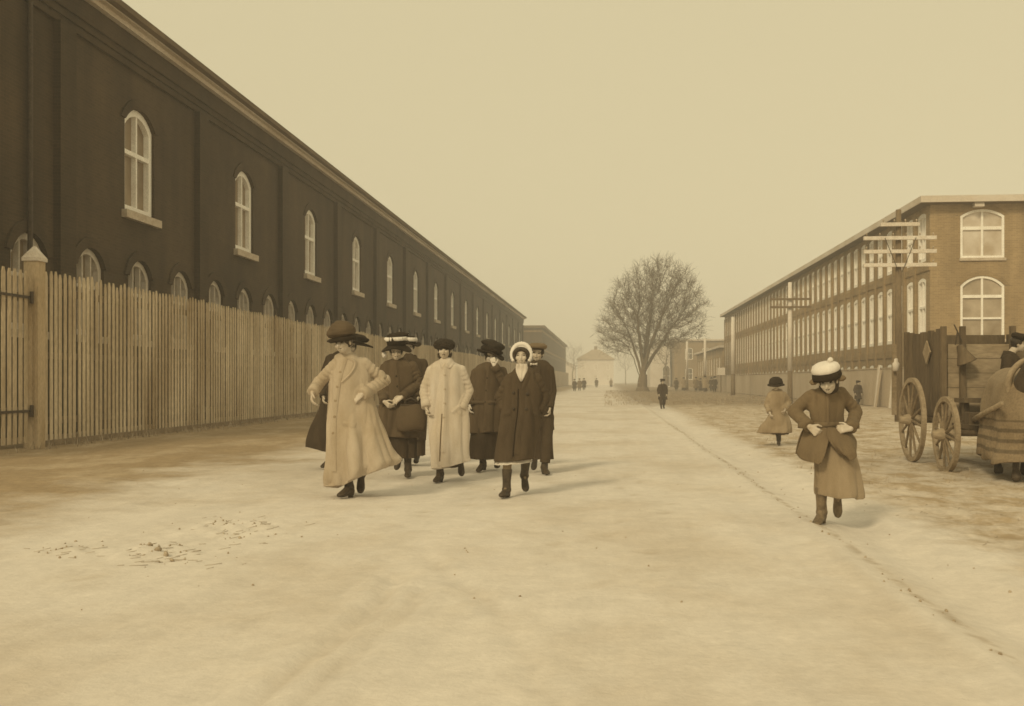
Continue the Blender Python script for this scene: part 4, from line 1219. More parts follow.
def hat_wide(on, seed, m='felt_black', rb=.2, crown=.11, hc=.11, z0=.06, droop=.03, trim=None, trim_h=.05, trim_z=.004, plume=None, tilt=(0, 0), sq=(1, .9)):
    w = lambda a, z: .05 * math.sin(2 * a + seed) + .03 * math.sin(5 * a + seed * 2)
    def shape(mb_, wave=True):
        T = Matrix.Translation((0, .005, z0)) @ Matrix.Rotation(R(tilt[0]), 4, 'Y') @ Matrix.Rotation(R(tilt[1]), 4, 'X')
        if wave:
            q = []
            for x, y, z in mb_.v:
                rr = math.hypot(x, y); a = math.atan2(y, x); q.append((x, y, z + (rr / rb) ** 2 * (.022 * math.sin(2 * a + seed * 1.3) + .012 * math.sin(3 * a))))
            mb_.v = q
        return mb_.xform(T)
    cr = hat_piece([(crown * .9, -.01), (crown * 1.0, .0), (crown * 1.05, hc * .45), (crown * .98, hc * .8), (crown * .7, hc * .97), (.01, hc)], 36, lambda a, z: .03 * math.sin(3 * a + seed), (1, 1.05))
    o = on(shape(cr, False), 'hat', m)
    br = hat_piece([(crown * .85, -.004), (rb * .7, -droop * .4 - .006), (rb * .97, -droop - .008), (rb, -droop), (rb * .97, -droop + .012), (rb * .7, -droop * .4 + .012), (crown * .85, .012)], 48, w, sq)
    on(shape(br), 'brim', m, o)
    if trim:
        t = hat_piece([(crown * 1.0, trim_z), (crown * 1.14, trim_z + .004), (crown * 1.17, trim_z + trim_h * .6), (crown * 1.1, trim_z + trim_h), (crown * .98, trim_z + trim_h)], 60, lambda a, z: .07 * math.sin(5 * a + 40 * z) + .05 * math.sin(11 * a + 2 + 60 * z) + .04 * math.sin(17 * a))
        on(shape(t, False), 'hat_band', trim, o)
    if plume:
        for (c, rad, mt) in plume:
            f = fluff(seed + 31, c, rad, .12, 1.3); on(shape(f, False), 'plume', mt, o)
def hat_fur(on, seed, m='fur', rad=(.12, .115, .085), z0=.075):
    on(fluff(seed + 5, (0, .012, z0), rad, .045, 3.0, 56, 32), 'hat', m)
def hat_bonnet(on, seed):
    mb_ = MB(); pts = []
    for i in range(41):
        a = R(-38) + R(256) * i / 40
        pts.append(Vector((.098 * math.cos(a), -.030 + .02 * math.sin(a), .012 + .112 * math.sin(a))))
    mb_.tube(pts, [.022 + .008 * math.sin(math.pi * i / 40) + .0025 * math.sin(i * 2.6) for i in range(41)], 12)
    mb2 = fluff(seed, (0, .035, .030), (.100, .095, .108), .015, 2.2)
    o = on(mb2, 'hat', 'white_knit'); on(mb_, 'brim', 'white_knit', o)
    h_ = MB(); h_.tube([Vector((.076 * math.cos(R(-50 + 280 * i / 40)), -.050 - .022 * max(0, math.sin(R(-50 + 280 * i / 40))), .000 + .072 * math.sin(R(-50 + 280 * i / 40)))) for i in range(41)], [.014 + .011 * math.sin(math.pi * i / 40) for i in range(41)], 10)
    on(h_, 'fringe', 'hair')
def hat_flat(on, seed, m='coat_grey'):
    T = hat_piece([(.088, .055), (.105, .062), (.126, .085), (.122, .112), (.085, .132), (.01, .138)], 36, lambda a, z: .02 * math.sin(3 * a), (1, 1.08))
    T.v = [(x, y - .015, z + (-.18 * (-y) if False else .12 * y * (z - .055) / .08)) for x, y, z in T.v]
    o = on(T, 'hat', m)
    v = MB(); rings = []
    for i in range(17):
        a = R(-150 + 120 * i / 16); ca, sa_ = math.cos(a), math.sin(a)
        rings.append([(.088 * ca, .096 * sa_, .062), (.115 * ca, .15 * sa_, .046), (.115 * ca, .15 * sa_, .052), (.088 * ca, .096 * sa_, .072)])
    v.loft(rings); on(v, 'visor', 'felt_black', o)
def hat_tam(on, seed):
    w = lambda a, z: .02 * math.sin(4 * a) + .015 * math.sin(9 * a)
    o = on(hat_piece([(.10, .075), (.118, .085), (.122, .115), (.108, .145), (.075, .162), (.02, .170), (.005, .170)], 40, w, (1.0, 1.0)), 'hat', 'white_knit')
    on(hat_piece([(.10, .022), (.122, .020), (.126, .050), (.120, .086), (.10, .088)], 40, w), 'hat_band', 'felt_black', o)
    on(fluff(seed, (.055, .0, .180), (.026, .026, .024), .08, 1.5, 16, 10), 'pompom', 'white_knit', o)
    for sx in (-1, 1): on(fluff(seed + 3, (sx * .118, .0, .005), (.040, .035, .026), .08, 1.5, 20, 12), 'ribbon_bow', 'coat_brown', o)
def hat_cloche(on, seed, m='felt_black', r=.118, h=.13):
    w = lambda a, z: .03 * math.sin(3 * a + seed)
    o = on(hat_piece([(r * .85, .015), (r * 1.0, .03), (r * 1.05, .06), (r * .9, .06 + h * .45), (r * .5, .06 + h * .75), (.01, .06 + h * .8)], 30, w), 'hat', m)
    on(hat_piece([(r * .9, .018), (r * 1.28, -.002), (r * 1.3, .008), (r * .95, .04)], 36, w), 'brim', m, o)
HATS = dict(turban=hat_turban, wide=hat_wide, fur=hat_fur, bonnet=hat_bonnet, flat=hat_flat, tam=hat_tam, cloche=hat_cloche)

GRP = 'mill girls walking together in the street'
# tan coat, striding in front at the left of the group
person('person striding in long windblown tan coat and grey turban hat, left of the group', 350, 497, dict(
    seed=3, head=(344.5, 342, -.10), hh=.215, yaw=-26, pitch=8, roll=-6, smile=.6,
    sh=[(333.5, 364, -.02), (365, 361, .0)], el=[(318.5, 382, .03), (383, 380, .10)], wr=[(314.5, 392, -.10), (364, 394, -.13)], hd=[(0, -.35, -.9), (-.75, .1, -.5)], hn=[(1, 0, -.2), (0, .8, -.5)],
    pel=(350, 416, .02), feet=[(346, 495.5, -.10, -22, 6, -.03), (357, 489, .28, 4, -34, -.03)], boot='leather',
    coat=dict(mat='coat_tan', rings=[(348, 6.5, 353, .8, -.01), (348.5, 15, 357.5, .6), (349.5, 18, 363, .6), (350, 20, 376, .62, -.01), (350.5, 21, 392, .64), (352, 23.5, 406, .66, .01), (353.5, 26, 422, .74, .02), (357, 29, 440, .80, .02, .01), (360, 32, 458, .78, .03, .04), (361.5, 33.5, 468, .76, .04, .09), (360.5, 31, 476, .74, .04, .11)],
              folds=(.22, .26, (7, 5, 10), 2.6), sleeve=(.063, .062, .053), wr=.010, wr2=.009,
              strips=[([(347, 357), (342, 375), (338, 398), (336, 420), (336, 470)], .05), ([(349, 357), (357, 362), (354, 372), (344, 382)], .028)], button_mat='skirt_brown', buttons=[(343, 372), (340, 386), (338, 400), (337, 416), (336, 432)], pockets=[((345, 422), (358, 424))]),
    hat=('turban', 'felt_grey', .140, .185, .030)), GRP)
# dark woman hidden behind her
person('person almost hidden behind the tan coat, dark wide hat and dark skirt blowing left', 333, 468, dict(
    seed=8, head=(350, 346, .05), hh=.21, yaw=10, sh=[(328, 361), (360, 360)], el=[(322, 378, .05), (363, 380)], wr=[(325, 396, -.1), (360, 398, -.1)], pel=(340, 405), stocking='stocking',
    feet=[(327.5, 466, -.05, -30, -4), (345, 466, .1, 0, -4)],
    coat=dict(mat='coat_black', rings=[(341, 5, 351, .8), (341, 13, 355, .6), (341.5, 17, 361, .6), (341, 17.5, 375, .62), (340, 17, 390, .62), (339, 20, 404, .66)], folds=(.3, .05, (6, 8), 1)),
    skirt=dict(mat='coat_black', rings=[(340, 15, 390, .7), (338, 19, 408, .7), (333, 22, 425, .7), (330, 23, 440, .7, 0, -.03), (329, 22, 450, .7, 0, -.05)], folds=(.1, .16, (5, 7, 9), 2)),
    hat=('wide', 'felt_black', .30, .12, .13, .06, .01, None, .05, .004, [((.07, 0, .06), (.17, .13, .06), 'felt_black'), ((-.17, 0, .05), (.08, .10, .06), 'felt_black')], (8, 0))), GRP)
# woman with the bag
bag_spec = dict(
    seed=14, head=(396.5, 351.5, -.03), hh=.205, yaw=8, pitch=4, smile=.5, sh=[(384, 366, .03), (413, 364)], el=[(380, 386, .05), (420.5, 384, .02)], wr=[(386, 401, -.16), (404, 396.5, -.22)], hd=[(.6, -.3, -.5), (-.8, -.2, -.45)], hn=[(.5, .5, .2), (0, .8, -.5)],
    pel=(399, 414), feet=[(396, 467, .28, -10, -30), (408.5, 476.5, -.08, 4, 4)],
    coat=dict(mat='coat_grey', rings=[(396.5, 5, 358, .8), (397, 12.5, 362, .62), (398, 16, 367, .62), (398.5, 17, 380, .64), (399, 16.5, 394, .64), (399.5, 18.5, 408, .68), (399, 20.5, 425, .7), (397, 22, 436, .68, 0, -.02)], folds=(.3, .16, (7, 5, 11), 1), sleeve=(.064, .062, .052), wr=.008,
              strips=[([(397, 362), (399, 380), (400, 398), (399, 430)], .045)], buttons=[(398, 376), (399, 386), (400, 396)], belt=(399, 402)),
    skirt=dict(mat='coat_black', rings=[(399, 14, 405, .7), (400, 15, 420, .7), (402, 14.5, 440, .7), (402.5, 14, 457.5, .72)], folds=(.2, .09, (6, 8, 11), 1)),
    hat=('wide', 'felt_black', .180, .118, .15, .085, .06, 'white_knit', .05, .05, [((-.155, 0, -.115), (.03, .04, .04), 'white_knit'), ((.05, .03, .125), (.12, .10, .03), 'felt_black')], (-3, 0)))
_r, _P, _j, _S, _H = person('person in dark belted coat and white banded hat, holding a big handbag', 399, 477, bag_spec, GRP)
def handbag():
    c = _P((413, 417, -.24))
    root = thing('handbag', 'large soft dark handbag held low before the dark coated woman', 'bag', (0, 0, 0), YAW)
    root.location = _r.matrix_basis @ c
    mb = MB(); rings = []
    for z, hw, dp in ((.155, .09, .018), (.15, .12, .03), (.08, .16, .06), (-.02, .185, .075), (-.09, .185, .075), (-.135, .165, .06), (-.15, .13, .035)):
        rings.append([(hw * (abs(math.cos(a)) ** .7) * (1 if math.cos(a) > 0 else -1), dp * math.sin(a), z + .012 * math.cos(3 * a + z * 20)) for a in [2 * math.pi * k / 28 for k in range(28)]])
    mb.loft(rings); mb.build('bag_body', M['coat_grey'], root, smooth=True)
    h = MB(); h.tube([(-.085, 0, .15), (-.06, -.01, .21), (0, -.015, .235), (.05, -.01, .21), (.075, 0, .15)], .009, 8); h.build('handle', M['leather'], root, smooth=True)
    k = MB(); k.span((-.12, -.022, .145), (.12, .022, .163)); k.build('bag_frame', M['iron'], root)
handbag()
person('person mostly hidden between the handbag carrier and the cream coat, white trimmed hat', 411, 466, dict(
    seed=19, lod=1, head=(409, 347, 0), hh=.20, sh=[(399, 361), (424, 361)], el=[(397, 380), (427, 380)], wr=[(400, 398, -.1), (419.5, 397, -.14)], pel=(412, 405), feet=[(406, 465, .1, 0, 0), (415, 464, .2, 0, 0)],
    coat=dict(mat='coat_dark', rings=[(409, 4, 353, .8), (410, 10, 358, .62), (411, 13, 362, .62), (411.5, 13, 378, .62), (412, 13, 395, .64), (412, 15, 415, .68), (412, 15, 440, .68)]),
    skirt=dict(mat='coat_dark', rings=[(412, 11, 400, .7), (412, 13, 425, .7), (412, 13, 455, .7)]),
    hat=('wide', 'felt_black', .17, .10, .12, .05, .01, 'white_knit', .06, .03)), GRP)
# cream coat
person('person in a long buttoned cream coat with dark fur cap, centre of the group', 447, 480.5, dict(
    seed=23, head=(444.5, 349, -.03), hh=.205, yaw=-4, pitch=0, smile=.7, sh=[(430.5, 367.5), (462, 367)], el=[(424, 388.5, .04), (468.5, 389, .06)], wr=[(427, 406, -.08), (461, 408, -.06)], hd=[(.15, -.3, -.9), (-.5, .3, -.8)], curl=38,
    pel=(446.5, 418), feet=[(438.5, 480, -.11, -14, 4), (459.5, 471.5, .30, 10, -36)], boot='leather',
    coat=dict(mat='coat_cream', rings=[(444.5, 5.5, 357, .8), (445, 12.5, 361.5, .62), (446, 16.5, 367, .62), (446.5, 18, 380, .62), (447, 18.5, 396, .62), (447.5, 20.5, 412, .66), (448, 20.5, 430, .72, -.01), (449.5, 19.5, 446, .78, -.02), (450.5, 19.5, 456, .8, -.02), (451.5, 19, 463.5, .8, -.02, .05)], folds=(.20, .19, (8, 5, 11), .8), sleeve=(.062, .062, .054), wr=.007,
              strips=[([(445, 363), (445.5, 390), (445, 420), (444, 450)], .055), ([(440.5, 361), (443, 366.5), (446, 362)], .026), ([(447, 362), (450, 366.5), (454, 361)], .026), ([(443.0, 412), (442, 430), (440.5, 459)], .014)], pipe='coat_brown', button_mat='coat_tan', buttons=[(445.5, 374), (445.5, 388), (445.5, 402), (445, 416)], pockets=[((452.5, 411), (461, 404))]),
    skirt=dict(mat='coat_dark', rings=[(447, 13, 425, .6, .02), (447, 14, 445, .6, .02), (446, 13, 458, .6, .02), (446, 12.5, 466, .6, .02)], folds=(.1, .1, (6, 8), 1)),
    hair='loose', hat=('fur', 'fur', (.132, .118, .078), .064)), GRP)
# woman shielding her face
person('person in dark jacket and skirt, white hand raised to the face under large black hat', 485, 471, dict(
    seed=29, head=(490.5, 356.5, 0), hh=.20, yaw=14, roll=8, pitch=6, sh=[(475, 371), (503, 369.5)], el=[(471.5, 390, .05), (507, 388, -.10)], wr=[(470, 404, -.10), (494.5, 365.5, -.22)], hd=[(-.05, -.3, -1), (-.25, .25, 1)], hn=[(1, 0, 0), (0, 1, .2)], curl=34,
    pel=(486, 416), feet=[(481, 470, -.1, -22, -4), (497, 468, .15, 0, -4)], glove='white_cloth',
    coat=dict(mat='coat_grey', rings=[(489, 5, 362, .8), (488.5, 11.5, 366, .62), (488.5, 15, 371, .62), (488, 15.5, 384, .64), (487, 14.5, 398, .64), (485.5, 16.5, 412, .68), (485, 17, 424, .68), (485, 17.5, 432, .68, 0, .01)], folds=(.3, .16, (7, 5, 11), .8), sleeve=(.064, .060, .052), wr=.007, collar_h=.06,
              strips=[([(489, 366), (487, 390), (485, 428)], .05)], buttons=[(488, 378), (487, 390), (486, 402)], belt=(487, 402)),
    skirt=dict(mat='coat_black', rings=[(485, 12, 414, .7), (485, 14, 430, .7), (484.5, 15, 446, .7), (484, 15.5, 458.5, .72)], folds=(.1, .10, (6, 8, 11), 1)),
    hat=('wide', 'felt_black', .205, .125, .15, .055, .02, 'felt_black', .06, .004, [((.0, 0, .10), (.15, .13, .085), 'fur')], (10, 0))), GRP)
# white bonnet
person('person smiling in white knitted bonnet and dark winter coat, white petticoat showing', 518, 495.5, dict(
    seed=33, head=(521.5, 355, -.03), hh=.200, yaw=-6, smile=.9, sh=[(508, 378), (537, 376)], el=[(500.5, 397, .07), (545, 397, .06)], wr=[(505.5, 410, .0), (538, 410.5, .0)], hd=[(.75, .5, -.6), (-.75, .5, -.6)],
    pel=(518.5, 424), feet=[(504, 495, -.18, -16, 12), (525, 488, .20, 6, -24)], stocking='stocking_pale', boot='leather',
    coat=dict(mat='coat_char', rings=[(521.5, 6, 365.5, .8), (521.5, 12.5, 371, .62), (522, 16.5, 376, .62), (522, 19, 390, .62), (521, 19.5, 404, .64), (519.5, 20.5, 420, .74, -.01), (517, 20.5, 438, .84, -.03), (515, 20.5, 451, .88, -.04), (514, 20, 459, .88, -.04, .015)], folds=(.30, .055, (5, 7, 9), .8), sleeve=(.066, .066, .058), wr=.008, collar_mat='felt_black', collar_r=.07,
              strips=[([(521, 386), (520.5, 410), (518, 430), (516, 452)], .055), ([(515, 372), (518, 380), (521, 388)], .045), ([(528, 371), (525.5, 380), (521.5, 388)], .045), ([(518.2, 388), (517.6, 410), (515, 430), (513, 454)], .012)], pipe='felt_black', buttons=[(514, 392), (527, 393), (514, 408), (526, 408)], pockets=[((503, 414), (511, 411)), ((531, 411), (539, 414))], button_mat='leather'),
    petticoat=dict(mat='white_cloth', rings=[(515, 14.5, 446, .80, -.03), (514.5, 16, 456, .82, -.03), (513.5, 18.5, 462, .88, -.04, .015)], folds=(.3, .10, (9, 13, 17), 1)),
    hair='bun', hat=('bonnet',)), GRP)
def scarf():
    o = [c for c in COL.objects if c.get('label', '').startswith('person smiling in white knitted')][0]
    coat = [c for c in o.children if c.name.startswith('coat')][0]; sf = Surf(coat.data)
    ppm = F / (CH * F / (495.5 - HY)); L = lambda px, py: ((px - 518) / ppm, (495.5 - py) / ppm)
    mb = MB(); rings = []
    for y, a, b in ((363, 516.5, 527), (367, 515.5, 528), (371, 516, 527), (376, 518, 524.5), (380.5, 520.2, 522)):
        row = []
        for k in range(9):
            x, z = L(a + (b - a) * k / 8, y); p = sf.front(x, z, .002)
            yy = -.105 if p is None else min(p.y - .012, -.06)
            row.append((x, yy - .008 * math.sin(k * 2.1), z))
        rings.append(row)
    back = [[(x, y + .02, z) for x, y, z in r] for r in rings]
    mb.loft([f + b[::-1] for f, b in zip(rings, back)]); mb.build('scarf', M['white_cloth'], o, smooth=True)
scarf()
# flat cap behind at the right
person('person in flat cap and dark coat half hidden behind the white bonnet wearer', 542, 473.5, dict(
    seed=39, head=(537.5, 353.5, 0), hh=.20, yaw=-12, roll=4, sh=[(527, 369), (550, 368.5)], el=[(523, 390), (552.5, 391, .04)], wr=[(526, 410, -.1), (549.5, 408, -.06)], hd=[(0, -.2, -1), (-.1, -.25, -1)], curl=36,
    pel=(541.5, 415), feet=[(535, 468, .25, -10, -26), (545.5, 473.5, -.18, 12, 6)], trousers='coat_dark', boot='leather',
    coat=dict(mat='coat_dark', rings=[(537.5, 5, 359, .8), (538, 10.5, 363, .62), (539, 13.5, 368, .62), (540.5, 13, 382, .62), (541.5, 11.5, 398, .64), (541.5, 12.5, 414, .68), (541.5, 13, 430, .7)], folds=(.5, .06, (6, 8), .8), sleeve=(.066, .06, .05), cuff_mat='coat_dark', strips=[([(539, 364), (540, 396), (540, 428)], .04)]),
    skirt=dict(mat='coat_dark', rings=[(541.5, 11, 420, .7), (541.5, 11, 440, .7), (541.5, 11.5, 459, .7)], folds=(.1, .1, (6, 8, 11), 1)),
    hat=('flat', 'coat_brown')), GRP)
def bow():
    o = [c for c in COL.objects if c.get('label', '').startswith('person in flat cap')][0]
    ppm = F / (CH * F / (473.5 - HY)); mb = MB()
    c = Vector(((533.5 - 542) / ppm, -.10, (473.5 - 364.5) / ppm))
    for sx in (-1, 1): mb.loft([[c + Vector((sx * .008, 0, -.008)), c + Vector((sx * .008, -.012, 0)), c + Vector((sx * .008, 0, .008))], [c + Vector((sx * .045, .01, -.022)), c + Vector((sx * .045, -.018, 0)), c + Vector((sx * .045, .01, .022))]])
    mb.ball(c, .012); mb.build('bow_tie', M['white_cloth'], o, smooth=True)
bow()
# running girl on the right
person('running girl holding up her brown coat, white topped hat with dark band', 832, 524, dict(
    seed=45, head=(822.5, 380, -.14), hh=.195, yaw=-26, pitch=16, roll=-8, smile=.4, sh=[(808.5, 394), (841.5, 390)], el=[(796, 411, .07), (859, 411, .07)], wr=[(805, 425, -.12), (845, 427, -.14)], hd=[(.6, -.2, -.5), (-.8, -.2, .0)], hn=[(.3, .8, 0), (0, .9, -.3)], curl=45,
    pel=(831, 438), feet=[(815.5, 522, -.10, -32, -2, -.02), (853, 512, .42, -8, -62, .0)], stocking='stocking_pale', boot='leather_pale',
    coat=dict(mat='coat_brown', rings=[(824.5, 6, 385.5, .8), (825, 14, 388, .62), (825.5, 18, 393, .62), (826, 19, 404, .62), (826.5, 17.5, 415, .64), (827, 16.5, 424, .66), (827.5, 17.5, 428, .68), (828, 18.5, 433, .70)], folds=(.5, .04, (4, 5, 7), 1), sleeve=(.060, .058, .048), wr=.008, wr2=.005, collar=False,
              belt=(827, 424), strips=[([(824, 389), (824.5, 405), (825, 422)], .03)]),
    skirt=dict(mat='skirt_brown', rings=[(831, 14, 428, .7), (833, 18, 445, .8, -.02), (835, 20.5, 462, .88, -.03), (836.5, 22, 478, .9, -.03), (837.5, 23, 490, .9, -.03, -.01), (837.5, 22.5, 495, .9, -.03, -.012)], folds=(.1, .13, (5, 7, 9), 1.5)),
    hat=('tam',), hair='loose'))
def coat_flaps():
    o = [c for c in COL.objects if c.get('label', '').startswith('running girl')][0]
    coat = [c for c in o.children if c.name.startswith('coat')][0]
    ppm = F / (CH * F / (524 - HY)); L = lambda q: np.array([(q[0] - 832) / ppm, q[2], (524 - q[1]) / ppm])
    for n_, (rows, sd) in enumerate((
            ([[(808, 424, .05), (813, 425, -.06), (819, 426, -.11), (826, 427, -.12)], [(803, 434, .02), (810, 436, -.12), (818, 437, -.17), (825, 436, -.16)], [(799, 446, .02), (806, 449, -.15), (815, 450, -.22), (821, 444, -.18)], [(797.5, 453, .04), (805, 461, -.14), (813, 459, -.22), (818, 450, -.18)]], 3),
            ([[(823, 426, -.12), (830, 426, -.125), (838, 427, -.10), (846, 425, .04)], [(821, 434, -.17), (831, 436, -.19), (843, 436, -.15), (853, 433, .02)], [(824, 442, -.19), (834, 448, -.24), (847, 447, -.19), (858, 441, .03)], [(831, 450, -.20), (839, 456, -.24), (849, 455, -.18), (857.5, 452, .05)]], 5),
            ([[(846, 425, .04), (838, 424, .10), (822, 424, .10), (808, 424, .05)], [(854, 434, .05), (842, 434, .16), (820, 434, .16), (802, 434, .04)], [(858, 446, .06), (844, 448, .21), (818, 448, .21), (799, 446, .05)], [(857, 457, .08), (845, 460, .22), (818, 460, .22), (798.5, 455, .07)]], 8))):
        G = np.array([[L(q) for q in r] for r in rows])
        G = np.stack([cat_interp(G[:, k], 22) for k in range(4)], 1); G = np.stack([cat_interp(G[j], 34) for j in range(22)], 0)
        t = np.linspace(0, 1, 22)[:, None]; u = np.linspace(0, 1, 34)[None, :]
        wv = (np.sin(u * 17 + sd + t * 1.5) * .012 + np.sin(u * 29 + 2 * sd) * .006) * t
        G[:, :, 1] += wv; G[-4:, :, 2] += .012 * np.sin(u * 13 + sd) * np.linspace(0, 1, 4)[:, None]
        B = G.copy(); B[:, :, 1] += .012
        mb = MB(); mb.loft([[tuple(p) for p in G[j]] + [tuple(p) for p in B[j][::-1]] for j in range(22)])
        mb.build('coat_flap', M['coat_brown'], coat, smooth=True)
coat_flaps()
# little girl running further off
person('small girl in dark cloche running past the white pole with her coat tails flying', 778, 445, dict(
    seed=51, lod=1, head=(775.5, 385, -.02), hh=.19, yaw=-20, pitch=10, sh=[(769.5, 394), (784.5, 393)], el=[(767, 404, .05), (790, 402, .06)], wr=[(768, 412, -.10), (784, 409, -.10)], pel=(778, 415),
    feet=[(778, 444.5, -.05, -15, 0), (782.5, 440, .22, -15, -35)], stocking='stocking',
    coat=dict(mat='skirt_brown', rings=[(776, 3, 389, .8), (776.5, 6.5, 391, .62), (777, 8.5, 394, .62), (777.5, 8.5, 402, .64), (778, 8, 410, .64), (777.5, 12, 420, .7), (776, 15.5, 428, .75, .04), (775, 16, 433, .75, .05)], folds=(.45, .24, (4, 5, 7), 2), sleeve=(.062, .056, .046)),
    skirt=dict(mat='coat_dark', rings=[(778, 7, 412, .7), (778.5, 9, 422, .7), (779, 9, 434, .7)]),
    hat=('cloche', 'felt_black', .135, .14)))
def small_person(label, px, base, top, mat_, seed, w=1.0, legs='coat_dark', long=.55, hat='flat', group=None, yaw=0, lod=1, stride=.12, girl=False):
    k = (base - top) / 100.0
    X = lambda a: px + a * k * w; Yy = lambda b: base - b * k
    sp = dict(seed=seed, lod=lod, head=(px, Yy(88)), hh=(base - top) / 100 * 14 / (F / (CH * F / (base - HY))) * 1.05, yaw=yaw,
              sh=[(X(-11), Yy(77)), (X(11), Yy(77))], el=[(X(-15), Yy(61), .03), (X(15), Yy(61), .03)], wr=[(X(-13), Yy(48), -.05), (X(13), Yy(48), -.05)], pel=(px, Yy(50)),
              feet=[(X(-5), Yy(1), -stride, 0, 0), (X(6), Yy(2), stride, 0, -6)],
              coat=dict(mat=mat_, rings=[(px, 4.5 * k, Yy(81), .8), (px, 10 * k * w, Yy(79.5), .62), (px, 13 * k * w, Yy(75), .62), (px, 12.5 * k * w, Yy(62), .62), (px, 12.5 * k * w, Yy(50), .66), (px, 15 * k * w, Yy(36), .7), (px, 16 * k * w, Yy(100 - long * 100 - 20), .72)], folds=(.5, .07, (5, 7), 1)))
    if girl: sp['skirt'] = dict(mat=legs, rings=[(px, 11 * k, Yy(46), .7), (px, 14 * k, Yy(30), .7), (px, 15 * k, Yy(10), .7)])
    else: sp['trousers'] = legs
    if hat: sp['hat'] = (hat,) + (('felt_black',) if hat in ('flat', 'cloche') else ())
    person(label, px, base, sp, group)
small_person('lone boy in long black coat standing at the road edge below the elm', 662.5, 408.5, 377.5, 'coat_black', 61, .95, long=.5, hat='flat', yaw=25)
small_person('small dark figure walking along the low board fence on the right', 858, 405.5, 379.5, 'coat_dark', 62, .95, hat='flat', yaw=40)
FAR = 'far people down the street'
for i, (px, b, t, m, g, lab) in enumerate((
        (677.5, 391, 377, 'coat_brown', 0, 'left figure of the pair standing near the farthest white pole'), (683, 391, 377, 'skirt_brown', 1, 'pale skirted figure of the pair near the farthest white pole'),
        (696, 391.5, 376.5, 'coat_brown', 0, 'leftmost of the distant cluster before the low brick shed'), (701.5, 392, 377, 'coat_grey', 1, 'second from left in the distant cluster before the shed'),
        (706.5, 392, 376, 'skirt_brown', 1, 'third from left, palest of the distant cluster before the shed'), (711, 392, 376.5, 'coat_dark', 0, 'fourth from left in the distant cluster before the shed'), (715.5, 392.5, 376, 'coat_black', 0, 'rightmost and darkest of the distant cluster before the shed'),
        (573, 391, 378, 'coat_dark', 0, 'leftmost of the far dark figures by the end of the picket fence'), (579, 391.5, 377, 'coat_brown', 0, 'middle of the far figures by the end of the picket fence'), (585, 390.5, 378, 'coat_black', 0, 'rightmost of the far trio by the end of the picket fence'),
        (596.5, 388, 378, 'coat_dark', 0, 'single far figure in the road before the white house'), (611, 387.5, 378, 'coat_brown', 1, 'far skirted figure between the white house and the elm'))):
    small_person('person, ' + lab, px + (-1.2, .8, 0, -1.0, -1.5, .4, -.9, 1.5, .5, -1, 0, 0)[i], b + (0, .3, .3, -.5, .2, -.6, .2, .4, -.4, .1, 0, 0)[i], t + (.6, 0, 0, .9, -.4, .5, 0, .5, 1.2, 0, 0, .5)[i], m, 70 + i, 1.1, hat='flat', group=FAR, lod=2, girl=bool(g))

# ------------------------------------------------------------------ wagon, horse, driver
def wheel(parent, loc, r, n):
    w = MB(); q = []
    a = [2 * math.pi * k / 48 for k in range(49)]
    w.loft([[(-.029, (r - .062) * math.cos(t), (r - .062) * math.sin(t)), (.029, (r - .062) * math.cos(t), (r - .062) * math.sin(t)), (.029, r * math.cos(t), r * math.sin(t)), (-.029, r * math.cos(t), r * math.sin(t))] for t in a], caps=False)
    o = w.build('wheel', M['wheel_rim'], parent, loc)
    h = MB(); h.tube([(-.17, 0, 0), (-.13, 0, 0), (-.06, 0, 0), (.06, 0, 0), (.13, 0, 0)], [.045, .055, .08, .08, .06], 14); h.build('hub', M['cart_pale'], o, smooth=True)
    for k in range(n):
        t = 2 * math.pi * (k + .3) / n
        s = MB(); s.tube([(-.02, .08 * math.cos(t), .08 * math.sin(t)), (.0, (r - .06) * math.cos(t), (r - .06) * math.sin(t))], [.021, .015], 7); s.build('spoke', M['wheel_wood'], o)
    return o
